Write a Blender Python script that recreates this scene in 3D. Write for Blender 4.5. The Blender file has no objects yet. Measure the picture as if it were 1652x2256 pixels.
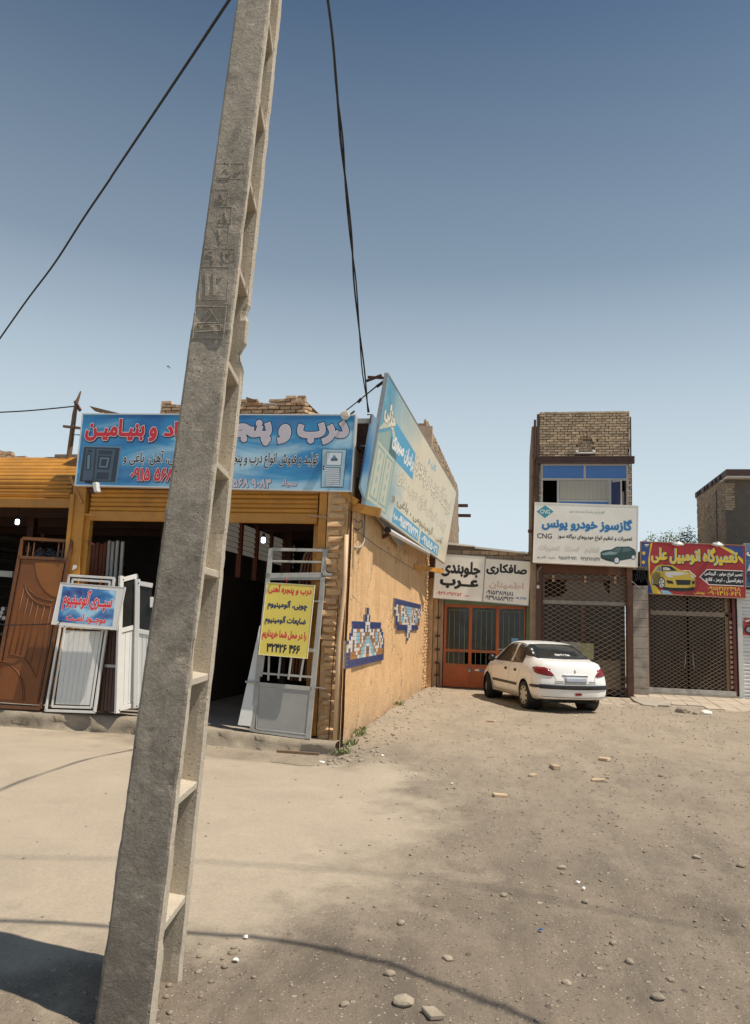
import bpy, bmesh, math, random
import numpy as np
from mathutils import Vector, Matrix
from mathutils.geometry import delaunay_2d_cdt
import unicodedata
random.seed(7); RNG = np.random.default_rng(7)
SC = bpy.context.scene; COL = SC.collection

# ------------------------------------------------------------------ camera
CAM_H = 1.7; FPX = 1700.0; IW, IH = 1652.0, 2256.0
_y, _p, _r = math.radians(10.6), math.radians(8.2), math.radians(2.2)
FWD = Vector((-math.sin(_y)*math.cos(_p), math.cos(_y)*math.cos(_p), math.sin(_p)))
_r0 = Vector((math.cos(_y), math.sin(_y), 0)); _u0 = _r0.cross(FWD)
UPV = _u0*math.cos(_r) - _r0*math.sin(_r); RTV = _r0*math.cos(_r) + _u0*math.sin(_r)
cd = bpy.data.cameras.new('camera'); cam = bpy.data.objects.new('camera', cd); COL.objects.link(cam)
cd.sensor_fit = 'VERTICAL'; cd.sensor_height = 36.0; cd.lens = 36.0*FPX/IH
cd.clip_start = 0.05; cd.clip_end = 1500
m = Matrix.Identity(4)
for i in range(3):
    m[i][0] = RTV[i]; m[i][1] = UPV[i]; m[i][2] = -FWD[i]
m[2][3] = CAM_H
cam.matrix_world = m; SC.camera = cam

# ------------------------------------------------------------------ sky, sun, exposure
SUN_EL, SUN_AZ = math.radians(63.0), math.radians(11.0)       # az: from +X towards -Y
world = bpy.data.worlds.new('World'); SC.world = world; world.use_nodes = True
wt = world.node_tree; wt.nodes.clear()
sky = wt.nodes.new('ShaderNodeTexSky'); sky.sky_type = 'NISHITA'; sky.sun_disc = False
sky.sun_elevation = SUN_EL; sky.sun_rotation = math.radians(90)+SUN_AZ
sky.altitude = 1500; sky.air_density = 1.0; sky.dust_density = 0.8; sky.ozone_density = 1.5
bg = wt.nodes.new('ShaderNodeBackground'); bg.inputs['Strength'].default_value = 0.08
wo = wt.nodes.new('ShaderNodeOutputWorld')
# dust haze whitening the sky toward the horizon, the same all round
gc_ = wt.nodes.new('ShaderNodeNewGeometry'); sx_ = wt.nodes.new('ShaderNodeSeparateXYZ'); wt.links.new(gc_.outputs['Incoming'], sx_.inputs[0])
ng_ = wt.nodes.new('ShaderNodeMath'); ng_.operation = 'ABSOLUTE'; wt.links.new(sx_.outputs[2], ng_.inputs[0])
rp_ = wt.nodes.new('ShaderNodeValToRGB'); e_ = rp_.color_ramp.elements; e_[0].position = .0; e_[0].color = (.95,)*3+(1,); e_[1].position = .68; e_[1].color = (0,0,0,1)
for k_, v_ in ((.13,.92),(.27,.66),(.43,.25)): q_ = e_.new(k_); q_.color = (v_,)*3+(1,)
wt.links.new(ng_.outputs[0], rp_.inputs[0]); mx_ = wt.nodes.new('ShaderNodeMix'); mx_.data_type = 'RGBA'; wt.links.new(rp_.outputs[0], mx_.inputs[0]); tn_ = wt.nodes.new('ShaderNodeMix'); tn_.data_type = 'RGBA'; tn_.blend_type = 'MULTIPLY'; tn_.inputs[0].default_value = 1; wt.links.new(sky.outputs[0], tn_.inputs[6]); tn_.inputs[7].default_value = (.88, .94, .86, 1)
wt.links.new(tn_.outputs[2], mx_.inputs[6]); mx_.inputs[7].default_value = (7.0, 8.1, 8.7, 1)
wt.links.new(mx_.outputs[2], bg.inputs[0]); wt.links.new(bg.outputs[0], wo.inputs[0])
sl = bpy.data.lights.new('sun', 'SUN'); sl.energy = 4.2; sl.angle = math.radians(0.53); sl.color = (1.0, 0.90, 0.765)
sun = bpy.data.objects.new('sun', sl); COL.objects.link(sun)
SUNV = Vector((math.cos(SUN_EL)*math.cos(SUN_AZ), -math.cos(SUN_EL)*math.sin(SUN_AZ), math.sin(SUN_EL)))
sun.rotation_euler = SUNV.to_track_quat('Z', 'Y').to_euler(); sun.location = SUNV*60
SC.view_settings.view_transform = 'Standard'; SC.view_settings.look = 'None'
SC.view_settings.exposure = 0.3; SC.view_settings.gamma = 1.0; SC.view_settings.use_curve_mapping = False

# ------------------------------------------------------------------ measuring: photo point -> place in the world
ZR = {1:(0,1500,1000,1652),2:(900,1500,1000,1652),3:(1700,1600,900,1652),4:(2000,2000,1000,1652),
      5:(0,2100,1000,1652),6:(900,2200,900,1652),'g1':(300,3000,1000,1652),'g2':(1200,2800,1800,1652),
      'p':(600,0,900,1194),'car':(1900,2450,550,1652),'door':(1700,2150,500,1611),'L':(0,2000,500,1611),'R':(2500,1800,500,1652),'d':(0,0,1652*1.816,1652)}
def z(i, x, y):
    a, b, w, n = ZR[i]; k = w/n
    return ((a+x*k)/1.816, (b+y*k)/1.816)
O3 = Vector((0, 0, CAM_H))
def ray(p): return FWD + RTV*((p[0]-IW/2)/FPX) - UPV*((p[1]-IH/2)/FPX)
def onZ(p, zz=0.0): d = ray(p); return O3 + d*((zz-CAM_H)/d.z)
def onY(p, Y): d = ray(p); return O3 + d*(Y/d.y)
def onX(p, X): d = ray(p); return O3 + d*(X/d.x)

# ------------------------------------------------------------------ materials
def _n(t, kind, **kw):
    n = t.nodes.new(kind)
    for k, v in kw.items():
        if hasattr(n, k): setattr(n, k, v)
    return n
def noise(t, co, scale, detail=4, rough=.6, dist=0.0):
    n = _n(t, 'ShaderNodeTexNoise'); n.inputs['Scale'].default_value = scale; n.inputs['Detail'].default_value = detail
    n.inputs['Roughness'].default_value = rough; n.inputs['Distortion'].default_value = dist
    t.links.new(co, n.inputs['Vector']); return n.outputs['Fac']
def ramp(t, fac, stops):
    r = _n(t, 'ShaderNodeValToRGB'); e = r.color_ramp.elements
    e[0].position, e[0].color = stops[0][0], (*stops[0][1], 1)
    e[1].position, e[1].color = stops[-1][0], (*stops[-1][1], 1)
    for p, c in stops[1:-1]:
        k = e.new(p); k.color = (*c, 1)
    t.links.new(fac, r.inputs[0]); return r.outputs[0]
def mix(t, fac, a, b, mode='MIX'):
    n = _n(t, 'ShaderNodeMix', data_type='RGBA', blend_type=mode)
    for s, v in ((0, fac), (6, a), (7, b)):
        if hasattr(v, 'links'): t.links.new(v, n.inputs[s])
        elif isinstance(v, (int, float)): n.inputs[s].default_value = v
        else: n.inputs[s].default_value = (*v, 1)
    return n.outputs[2]
def math_(t, op, a, b=None, clamp=False):
    n = _n(t, 'ShaderNodeMath', operation=op, use_clamp=clamp)
    for s, v in ((0, a), (1, b)):
        if v is None: continue
        if hasattr(v, 'links'): t.links.new(v, n.inputs[s])
        else: n.inputs[s].default_value = v
    return n.outputs[0]
def base(name, rough=.8, metal=0.0, spec=None):
    m = bpy.data.materials.new(name); m.use_nodes = True; t = m.node_tree
    b = t.nodes['Principled BSDF']; b.inputs['Roughness'].default_value = rough; b.inputs['Metallic'].default_value = metal
    if spec is not None: b.inputs['Specular IOR Level'].default_value = spec
    return m, t, b
def coords(t, world=True, rnd=False, stretch=None):
    if world: v = _n(t, 'ShaderNodeNewGeometry').outputs['Position']
    else: v = _n(t, 'ShaderNodeTexCoord').outputs['Object']
    if rnd:
        oi = _n(t, 'ShaderNodeObjectInfo'); a = _n(t, 'ShaderNodeVectorMath', operation='MULTIPLY_ADD')
        t.links.new(oi.outputs['Random'], a.inputs[0]); a.inputs[1].default_value = (37, 17, 23); t.links.new(v, a.inputs[2]); v = a.outputs[0]
    if stretch:
        a = _n(t, 'ShaderNodeVectorMath', operation='MULTIPLY'); t.links.new(v, a.inputs[0]); a.inputs[1].default_value = stretch; v = a.outputs[0]
    return v
def bump(t, b, h, strength=.3, dist=.01):
    n = _n(t, 'ShaderNodeBump'); n.inputs['Strength'].default_value = strength; n.inputs['Distance'].default_value = dist
    t.links.new(h, n.inputs['Height']); t.links.new(n.outputs[0], b.inputs['Normal'])
_MC = {}
def pm(name, c, var=.18, scale=3.0, rough=.75, metal=0.0, bs=0.0, bscale=60, dirt=None, dscale=1.2, damt=.5, rnd=0.0, stretch=None, spec=None):
    """painted / mineral surface: two-scale colour variation, stains and fine relief"""
    if name in _MC: return _MC[name]
    m, t, b = base(name, rough, metal, spec); co = coords(t, stretch=stretch)
    c = Vector(c); lo = tuple(max(0, v*(1-var)) for v in c); hi = tuple(min(1, v*(1+var)) for v in c)
    col = ramp(t, noise(t, co, scale, 6, .65), [(.3, lo), (.7, hi)])
    col = mix(t, .35*min(1, var*4), col, ramp(t, noise(t, co, scale*14, 3), [(.3, lo), (.7, hi)]))
    if dirt:
        f = ramp(t, noise(t, co, dscale, 8, .7, .4), [(.45, (0,0,0)), (.72, (damt,)*3)])
        col = mix(t, f, col, dirt)
    if rnd:
        oi = _n(t, 'ShaderNodeObjectInfo'); k = math_(t, 'MULTIPLY_ADD', oi.outputs['Random'], 2*rnd); t.nodes[-1].inputs[2].default_value = 1-rnd
        vm = _n(t, 'ShaderNodeVectorMath', operation='SCALE'); t.links.new(col, vm.inputs[0]); t.links.new(k, vm.inputs['Scale']); col = vm.outputs[0]
    t.links.new(col, b.inputs['Base Color'])
    if bs: bump(t, b, noise(t, co, bscale, 6, .7), bs, .012)
    _MC[name] = m; return m
def flat(name, c, rough=.5, metal=0.0):
    if name in _MC: return _MC[name]
    return pm(name, c, var=.06, scale=5, rough=rough, metal=metal)
def glow(name, c, s):
    m, t, b = base(name); b.inputs['Emission Color'].default_value = (*c, 1); b.inputs['Emission Strength'].default_value = s; b.inputs['Base Color'].default_value = (*c, 1); return m
def glass(name, c=(.02,.022,.022), rough=.06):
    if name in _MC: return _MC[name]
    m, t, b = base(name, rough); b.inputs['Base Color'].default_value = (*c, 1); b.inputs['IOR'].default_value = 1.5
    n = noise(t, coords(t), 2.5, 5); t.links.new(ramp(t, n, [(.4, (rough*.6,)*3), (.7, (rough*2.5+.1,)*3)]), b.inputs['Roughness'])
    _MC[name] = m; return m

# ------------------------------------------------------------------ mesh building
class MB:
    def __init__(s): s.v = []; s.f = []; s.m = []
    def add(s, vs, fs, m=0):
        o = len(s.v); s.v += [tuple(v) for v in vs]; s.f += [tuple(i+o for i in f) for f in fs]; s.m += [m]*len(fs); return s
    def box(s, x0, y0, z0, x1, y1, z1, m=0):
        x0, x1 = min(x0, x1), max(x0, x1); y0, y1 = min(y0, y1), max(y0, y1); z0, z1 = min(z0, z1), max(z0, z1)
        return s.hexa([(x0,y0,z0),(x1,y0,z0),(x1,y1,z0),(x0,y1,z0),(x0,y0,z1),(x1,y0,z1),(x1,y1,z1),(x0,y1,z1)], m)
    def hexa(s, p, m=0):
        return s.add(p, [(0,3,2,1),(4,5,6,7),(0,1,5,4),(1,2,6,5),(2,3,7,6),(3,0,4,7)], m)
    def beam(s, p, q, w, h=None, up=(0,0,1), m=0):
        p, q = Vector(p), Vector(q); d = (q-p).normalized(); up = Vector(up)
        a = d.cross(up)
        if a.length < 1e-3: a = d.cross(Vector((0,1,0)))
        a.normalize(); b = a.cross(d).normalized(); h = h or w; a *= w/2; b *= h/2
        return s.hexa([p-a-b, p+a-b, q+a-b, q-a-b, p-a+b, p+a+b, q+a+b, q-a+b], m)
    def tube(s, pts, r, n=8, m=0, caps=True):
        pts = [Vector(p) for p in pts]; rs = r if isinstance(r, (list, tuple)) else [r]*len(pts); vs = []; prev = None
        for i, p in enumerate(pts):
            d = (pts[min(i+1, len(pts)-1)]-pts[max(i-1, 0)]).normalized()
            a = prev - d*prev.dot(d) if prev is not None else d.orthogonal()
            a.normalize(); prev = a; b = d.cross(a)
            vs += [p+(a*math.cos(k*2*math.pi/n)+b*math.sin(k*2*math.pi/n))*rs[i] for k in range(n)]
        fs = [(i*n+k, i*n+(k+1)%n, (i+1)*n+(k+1)%n, (i+1)*n+k) for i in range(len(pts)-1) for k in range(n)]
        if caps: fs += [tuple(range(n))[::-1], tuple((len(pts)-1)*n+k for k in range(n))]
        return s.add(vs, fs, m)
    def prism(s, poly, d, m=0):
        """planar 3D outline pushed along the vector d"""
        poly = [Vector(p) for p in poly]; d = Vector(d); n = len(poly)
        return s.add(poly+[p+d for p in poly], [tuple(range(n))[::-1], tuple(range(n, 2*n))]+[(i, (i+1)%n, n+(i+1)%n, n+i) for i in range(n)], m)
    def lathe(s, prof, c=(0,0,0), ax=(0,0,1), n=16, m=0):
        ax = Vector(ax).normalized(); a = ax.orthogonal().normalized(); b = ax.cross(a); c = Vector(c); vs = []
        for r, h in prof: vs += [c+ax*h+(a*math.cos(k*2*math.pi/n)+b*math.sin(k*2*math.pi/n))*r for k in range(n)]
        return s.add(vs, [(i*n+k, i*n+(k+1)%n, (i+1)*n+(k+1)%n, (i+1)*n+k) for i in range(len(prof)-1) for k in range(n)], m)
    def mesh(s, name, mats, smooth=False, inv=None):
        me = bpy.data.meshes.new(name); vs = s.v
        if inv is not None: vs = [tuple(inv @ Vector(v)) for v in vs]
        me.from_pydata(vs, [], s.f); 
        for k in (mats if isinstance(mats, (list, tuple)) else [mats]): me.materials.append(k)
        if any(s.m): me.polygons.foreach_set('material_index', s.m)
        if smooth: me.polygons.foreach_set('use_smooth', [True]*len(me.polygons))
        me.update(); return me
    def build(s, name, mats, parent=None, smooth=False, world=True, bevel=0.0):
        inv = None
        if parent is not None and world:
            r = parent
            while r.parent: r = r.parent
            inv = r.matrix_basis.inverted()
        me = s.mesh(name, mats, smooth, inv)
        bm = bmesh.new(); bm.from_mesh(me)
        if bevel: bmesh.ops.bevel(bm, geom=list(bm.edges), offset=bevel, segments=1, affect='EDGES', clamp_overlap=True)
        bmesh.ops.recalc_face_normals(bm, faces=bm.faces); bm.to_mesh(me); bm.free()
        return link(name, me, parent)
def link(name, me, parent=None):
    o = bpy.data.objects.new(name, me); COL.objects.link(o)
    if parent is not None: o.parent = parent
    return o
def tag(o, label, cat, group=None):
    o['label'] = label; o['category'] = cat
    if group: o['group'] = group
    return o
def thing(name, label, cat, loc=(0,0,0), group=None, mat=None):
    o = bpy.data.objects.new(name, None); COL.objects.link(o); o.empty_display_size = .2
    if mat is not None: o.matrix_basis = mat
    else: o.location = loc
    o.matrix_basis = Matrix.Translation(Vector(loc)) if mat is None else mat
    return tag(o, label, cat, group)
def struct(o): o['kind'] = 'structure'; return o
def stuff(o): o['kind'] = 'stuff'; return o
def frame(BL, BR, TL):
    """matrix of a board: local X along its foot, Z up its side, Y into it"""
    BL, BR, TL = Vector(BL), Vector(BR), Vector(TL); u = (BR-BL).normalized(); v = (TL-BL); v = (v-u*v.dot(u)).normalized(); n = u.cross(v)
    M = Matrix.Identity(4)
    for i in range(3): M[i][0] = u[i]; M[i][1] = -n[i]; M[i][2] = v[i]; M[i][3] = BL[i]
    return M
def uv(S, p):
    M = S.matrix_basis; o = M.to_translation(); n = M.col[1].to_3d(); d = ray(p); t = (o-O3).dot(n)/d.dot(n)
    q = M.inverted() @ (O3+d*t); return q.x, q.z

# ------------------------------------------------------------------ lettering
_F = {}
for c_ in list(range(0xFB50, 0xFDF0))+list(range(0xFE70, 0xFEFD)):
    d_ = unicodedata.decomposition(chr(c_)).split()
    if len(d_) >= 2 and d_[0][0] == '<': _F.setdefault(''.join(chr(int(k, 16)) for k in d_[1:]), {})[d_[0]] = chr(c_)
def shape(s):
    out = []; i = 0; L = list(s)
    toks = []
    while i < len(L):
        if L[i] == 'ل' and i+1 < len(L) and L[i+1] in 'اآ': toks.append('ل'+L[i+1]); i += 2
        else: toks.append(L[i]); i += 1
    for i, ch in enumerate(toks):
        f = _F.get(ch)
        if not f: out.append(ch); continue
        p = toks[i-1] if i else ' '; n = toks[i+1] if i+1 < len(toks) else ' '
        pj = p == 'ـ' or (p in _F and '<initial>' in _F[p])
        nj = '<initial>' in f and (n == 'ـ' or '<final>' in _F.get(n, {}))
        out.append(f.get('<medial>' if pj and nj else '<final>' if pj else '<initial>' if nj else '<isolated>', ch))
    if not any(ch in _F or ch == 'ـ' for ch in toks): return s
    out.reverse(); res = []; run = []
    for ch in out:
        if len(ch) == 1 and ('۰' <= ch <= '۹' or ch.isascii() and ch.isalnum()): run.append(ch)
        else: res += run[::-1]; run = []; res.append(ch)
    return ''.join(res+run[::-1])
_TXT = {}
def glyphs(s, off):
    key = (s, off)
    if key in _TXT: return _TXT[key]
    cu = bpy.data.curves.new('t', 'FONT'); cu.body = shape(s) if any(ord(c) > 255 for c in s) else s; cu.size = 1; cu.dimensions = '2D'; cu.fill_mode = 'NONE'
    cu.resolution_u = 3
    ob = bpy.data.objects.new('t', cu); COL.objects.link(ob); dg = bpy.context.evaluated_depsgraph_get(); dg.update()
    me = bpy.data.meshes.new_from_object(ob.evaluated_get(dg))
    P = np.array([v.co[:2] for v in me.vertices]); E = np.array([e.vertices[:] for e in me.edges])
    bpy.data.objects.remove(ob); bpy.data.curves.remove(cu); bpy.data.meshes.remove(me)
    nxt = {}
    A, B = P[E[:, 0]], P[E[:, 1]]
    # orient edges along the vertex order of each closed outline
    seg = []
    for a, b in E:
        if b == a+1: seg.append((a, b))
        elif a == b+1: seg.append((b, a))
        else: seg.append((max(a, b), min(a, b)))
    seg = np.array(seg); A, B = P[seg[:, 0]], P[seg[:, 1]]
    area = np.sum(A[:, 0]*B[:, 1]-B[:, 0]*A[:, 1]); sg = 1 if area > 0 else -1
    if off:                                                   # embolden: move every outline point outwards
        nx_ = {int(a): int(b) for a, b in seg}; pv_ = {b: a for a, b in nx_.items()}; Q = P.copy()
        for i in nx_:
            if i not in pv_: continue
            a, b = P[i]-P[pv_[i]], P[nx_[i]]-P[i]; la, lb = np.hypot(*a), np.hypot(*b)
            if la < 1e-7 or lb < 1e-7: continue
            na, nb = np.array([a[1], -a[0]])/la, np.array([b[1], -b[0]])/lb; n_ = na+nb; l_ = np.hypot(*n_)
            n_ = na if l_ < .3 else n_/l_*min(1.5, 2/max(l_, .4)/1.0)
            Q[i] = P[i]+n_*off*sg
        P = Q; A, B = P[seg[:, 0]], P[seg[:, 1]]
    r = delaunay_2d_cdt([Vector(p) for p in P], [tuple(map(int, e)) for e in seg], [], 0, 1e-5)
    V = np.array([v[:] for v in r[0]]); T = np.array([f for f in r[2] if len(f) == 3]); C = V[T].mean(1)
    w = np.zeros(len(C)); 
    up = (A[None, :, 1] <= C[:, None, 1]) & (B[None, :, 1] > C[:, None, 1]); dn = (A[None, :, 1] > C[:, None, 1]) & (B[None, :, 1] <= C[:, None, 1])
    cr = (B[None, :, 0]-A[None, :, 0])*(C[:, None, 1]-A[None, :, 1])-(C[:, None, 0]-A[None, :, 0])*(B[None, :, 1]-A[None, :, 1])
    w = (up & (cr > 0)).sum(1)-(dn & (cr < 0)).sum(1)
    T = T[w*sg > 0]
    used = np.unique(T); V2 = V[used]; ix = np.zeros(len(V), int); ix[used] = np.arange(len(used)); T = ix[T]
    _TXT[key] = (V2, T); return V2, T
def txt(S, s, box, mt, bold=.045, lift=.001, name='lettering', strokes=(), slant=0.0, shift=(0, 0)):
    """lettering s on the board S, fitted in the local box (u0, v0, u1, v1)"""
    u0, v0, u1, v1 = box
    V, _ = glyphs(s, bold); mn, mx = V.min(0), V.max(0)
    k = ((u1-u0)/(mx[0]-mn[0]), (v1-v0)/(mx[1]-mn[1]))
    par = None
    def mk(off, mat_, y, dx=0, dz=0, parent=S):
        V, T = glyphs(s, off)
        X = (V[:, 0]-mn[0])*k[0]+u0+dx; Zc = (V[:, 1]-mn[1])*k[1]+v0+dz; X = X+(Zc-v0)*slant
        me = bpy.data.meshes.new(name); me.from_pydata([(float(a), -y, float(b)) for a, b in zip(X, Zc)], [], [tuple(map(int, t)) for t in T]); me.materials.append(mat_)
        return link(name, me, parent)
    o = mk(bold, mt, lift+.0007*(len(strokes)+1))
    for i, (extra, mat_, dx, dz) in enumerate(strokes):
        q = mk(bold+extra, mat_, lift+.0007*(len(strokes)-i), dx, dz, o); q.name = 'letter_outline'
    return o
def zb(S, i, l, t, r, b):
    """local box of a piece of print from its photo box"""
    cx, cy = (l+r)/2, (t+b)/2
    return uv(S, z(i, l, cy))[0], uv(S, z(i, cx, b))[1], uv(S, z(i, r, cy))[0], uv(S, z(i, cx, t))[1]
def poly(S, pts, mt, lift=.001, name="print"):
    """flat printed shape on a board, outline in local u, v"""
    r = delaunay_2d_cdt([Vector(p) for p in pts], [], [list(range(len(pts)))], 1, 1e-5)
    me = bpy.data.meshes.new(name); me.from_pydata([(v[0], -lift, v[1]) for v in r[0]], [], r[2]); me.materials.append(mt)
    return link(name, me, S)
def zpoly(S, i, pts, mt, lift=.001, name="print"): return poly(S, [uv(S, z(i, *p)) for p in pts], mt, lift, name)

# ------------------------------------------------------------------ numpy value noise
_G = RNG.random((256, 256))
def vnoise(x, y, s, oct=4, seed=0):
    out = 0; amp = 1; tot = 0
    for o in range(oct):
        a = x*s*(2**o)+seed*13.7+o*7.1; b = y*s*(2**o)+seed*5.3+o*3.3
        i, j = np.floor(a).astype(int), np.floor(b).astype(int); fa, fb = a-i, b-j
        fa = fa*fa*(3-2*fa); fb = fb*fb*(3-2*fb)
        g = lambda p, q: _G[p % 256, q % 256]
        out = out+amp*((g(i, j)*(1-fa)+g(i+1, j)*fa)*(1-fb)+(g(i, j+1)*(1-fa)+g(i+1, j+1)*fa)*fb); tot += amp; amp *= .5
    return out/tot
# ================================================================== palette
M = {}
M['orange'] = pm('orange plaster', (.68,.455,.245), .26, 1.1, .88, bs=.8, bscale=18, dirt=(.40,.255,.14), dscale=1.7, damt=.6)
def plaster():
    m, t, b = base('orange wall plaster', .9); c = coords(t); cs = coords(t, stretch=(3,3,.25))
    col = ramp(t, noise(t, c, 1.3, 8, .7, .4), [(.3, (.60,.365,.17)), (.5, (.74,.465,.23)), (.7, (.84,.56,.30))])
    col = mix(t, .2, col, ramp(t, noise(t, c, 9, 5, .7), [(.32, (.50,.30,.14)), (.6, (.84,.57,.31))]))
    sp = _n(t, 'ShaderNodeSeparateXYZ'); t.links.new(c, sp.inputs[0])
    st = ramp(t, noise(t, cs, 1.6, 6, .7, .2), [(.5, (0,0,0)), (.68, (.65,)*3)]); up = math_(t, 'MULTIPLY', math_(t, 'SUBTRACT', sp.outputs[2], .8), .45, True)
    col = mix(t, math_(t, 'MULTIPLY', st, up), col, (.36,.235,.135))                       # runs of grime from the top
    lo = math_(t, 'SUBTRACT', 1.0, math_(t, 'MULTIPLY', sp.outputs[2], 1.5), True); lo = math_(t, 'MULTIPLY', lo, ramp(t, noise(t, c, 3, 6, .7), [(.35, (.25,)*3), (.6, (1,1,1))]))
    col = mix(t, math_(t, 'MULTIPLY', lo, .75), col, (.42,.32,.22))                        # splashed dirt at the foot
    vc = _n(t, 'ShaderNodeTexVoronoi', feature='DISTANCE_TO_EDGE'); vc.inputs['Scale'].default_value = .55; dn = _n(t, 'ShaderNodeVectorMath', operation='MULTIPLY_ADD'); nn = _n(t, 'ShaderNodeTexNoise'); nn.inputs['Scale'].default_value = 4; t.links.new(c, nn.inputs['Vector']); t.links.new(nn.outputs['Color'], dn.inputs[0]); dn.inputs[1].default_value = (.5,.5,.5); t.links.new(c, dn.inputs[2]); t.links.new(dn.outputs[0], vc.inputs['Vector'])
    ck = ramp(t, vc.outputs['Distance'], [(.004, (1,1,1)), (.012, (0,0,0))]); ck = mix(t, ramp(t, noise(t, c, .9, 2), [(.48, (0,0,0)), (.55, (1,1,1))]), (0,0,0), ck)
    col = mix(t, math_(t, 'MULTIPLY', ck, .4), col, (.20,.12,.07)); t.links.new(col, b.inputs['Base Color'])
    h = math_(t, 'ADD', math_(t, 'MULTIPLY', noise(t, c, 5, 8, .72), 1.6), math_(t, 'MULTIPLY', noise(t, c, 40, 4, .7), .4)); bump(t, b, math_(t, 'SUBTRACT', h, ck), .8, .03); return m
M['orange'] = plaster()
M['orange2'] = pm('orange daubed brick', (.66,.42,.215), .25, 5, .9, bs=.7, bscale=30, dirt=(.30,.19,.11), dscale=2.2, damt=.6)
M['yellow'] = pm('ochre painted steel', (.55,.25,.035), .14, 2.2, .5, bs=.08, bscale=40, dirt=(.16,.08,.03), dscale=1.6, damt=.6)
M['yslat'] = pm('ochre painted slat', (.50,.225,.032), .14, 2.2, .45, dirt=(.18,.09,.03), dscale=1.3, damt=.55, rnd=.10)
M['dark'] = pm('near black wall', (.022,.018,.015), .3, 1.5, .9)  # near black tone, slightly mottled
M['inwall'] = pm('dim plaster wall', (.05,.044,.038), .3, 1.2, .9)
M['conc'] = pm('dusty cement', (.34,.30,.25), .2, 2.5, .9, bs=.5, bscale=30, dirt=(.17,.14,.11), dscale=1.4, damt=.6)
M['mortar'] = pm('grey mortar', (.17,.14,.11), .25, 6, .95, bs=.4, bscale=60)
M['mortar2'] = pm('mud mortar', (.30,.22,.15), .25, 6, .95, bs=.5, bscale=50)
M['brick'] = pm('buff brick', (.50,.375,.245), .2, 7, .88, bs=.35, bscale=70, dirt=(.19,.14,.10), dscale=3, damt=.6, rnd=.2)
M['brickd'] = pm('brown weathered brick', (.44,.325,.225), .22, 7, .9, bs=.35, bscale=70, dirt=(.17,.125,.09), dscale=1.2, damt=.55, rnd=.2)
M['adobe'] = pm('mud brick', (.50,.35,.22), .24, 9, .95, bs=.6, bscale=60, dirt=(.25,.17,.11), dscale=3, damt=.5, rnd=.18)
M['rust'] = pm('rusty steel', (.105,.045,.025), .35, 7, .8, bs=.3, bscale=80, dirt=(.045,.03,.025), dscale=3, damt=.7)
M['brownp'] = pm('brown painted steel', (.085,.04,.028), .2, 3, .6, dirt=(.03,.02,.017), damt=.5)
M['redox'] = pm('red oxide steel', (.20,.055,.025), .25, 4, .6)
M['grey'] = pm('grey primed steel', (.40,.39,.36), .14, 3.5, .55, bs=.05, dirt=(.17,.14,.11), dscale=2.2, damt=.5)
M['alu'] = pm('white coated aluminium', (.66,.66,.64), .04, 2, .35, dirt=(.5,.47,.42), dscale=2, damt=.35)
M['alud'] = pm('grey aluminium profile', (.36,.36,.35), .1, 3, .4, metal=.4)
M['black'] = pm('black rubber', (.012,.012,.012), .3, 6, .6)
M['board'] = pm('cream sign board', (.90,.87,.79), .05, .9, .5, dirt=(.58,.51,.42), dscale=1.1, damt=.35)
M['white'] = flat('white print', (.86,.86,.84)); M['ink'] = flat('black print', (.018,.018,.02)); M['navy'] = flat('navy print', (.02,.03,.10))
M['red'] = flat('red print', (.62,.035,.05)); M['lilac'] = flat('lilac print', (.62,.56,.62)); M['blue'] = flat('blue print', (.035,.19,.44)); M['yel'] = flat('yellow print', (.75,.55,.05))
M['fadedr'] = flat('faded pink print', (.70,.52,.47)); M['fadedg'] = flat('faded grey print', (.66,.63,.58)); M['sky2'] = flat('pale blue print', (.25,.50,.70))
M['orangep'] = pm('orange painted steel', (.47,.115,.03), .16, 3, .5, dirt=(.25,.08,.035), dscale=2, damt=.5)
M['greenp'] = pm('green painted steel', (.17,.27,.17), .14, 3, .55, dirt=(.13,.10,.06), dscale=1.8, damt=.6)
M['palep'] = pm('pale brown painted post', (.42,.29,.19), .16, 3, .7, dirt=(.2,.13,.08), damt=.5)
M['marble'] = pm('stained stone cladding', (.36,.31,.26), .25, 3.5, .6, dirt=(.12,.10,.09), dscale=3.2, damt=.8)
M['lattice'] = pm('rusty lattice bar', (.31,.205,.13), .25, 6, .65, metal=.2)
M['wire'] = pm('black cable', (.012,.012,.014), .2, 6, .6)
M['wood'] = pm('weathered wood', (.19,.12,.07), .25, 8, .85, bs=.4, stretch=(1,1,.15))

# ================================================================== ground
def patch_edge():
    return [onZ(p) for p in ((-500,1500),(0,1560),(300,1640),(560,1660),(700,1660),(880,1690),(925,1715),(915,1790),(935,1850),(900,1905),(840,1950),(700,1990),(520,2035),(400,2080),(200,2090),(-100,2090),(-900,2000),(-3000,1700))]
_PE = np.array([(p.x, p.y) for p in patch_edge()])
def inside_soft(X, Y):
    """signed distance (m) to the smooth dust patch, positive inside"""
    n = len(_PE); d = np.full(X.shape, 1e9); ins = np.zeros(X.shape, bool)
    for i in range(n):
        a, b = _PE[i], _PE[(i+1) % n]; ab = b-a
        t = np.clip(((X-a[0])*ab[0]+(Y-a[1])*ab[1])/(ab@ab), 0, 1)
        d = np.minimum(d, np.hypot(X-a[0]-t*ab[0], Y-a[1]-t*ab[1]))
        c = (a[1] > Y) != (b[1] > Y)
        with np.errstate(divide='ignore', invalid='ignore'): ins ^= c & (X < (b[0]-a[0])*(Y-a[1])/(b[1]-a[1])+a[0])
    return np.where(ins, d, -d)
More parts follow.
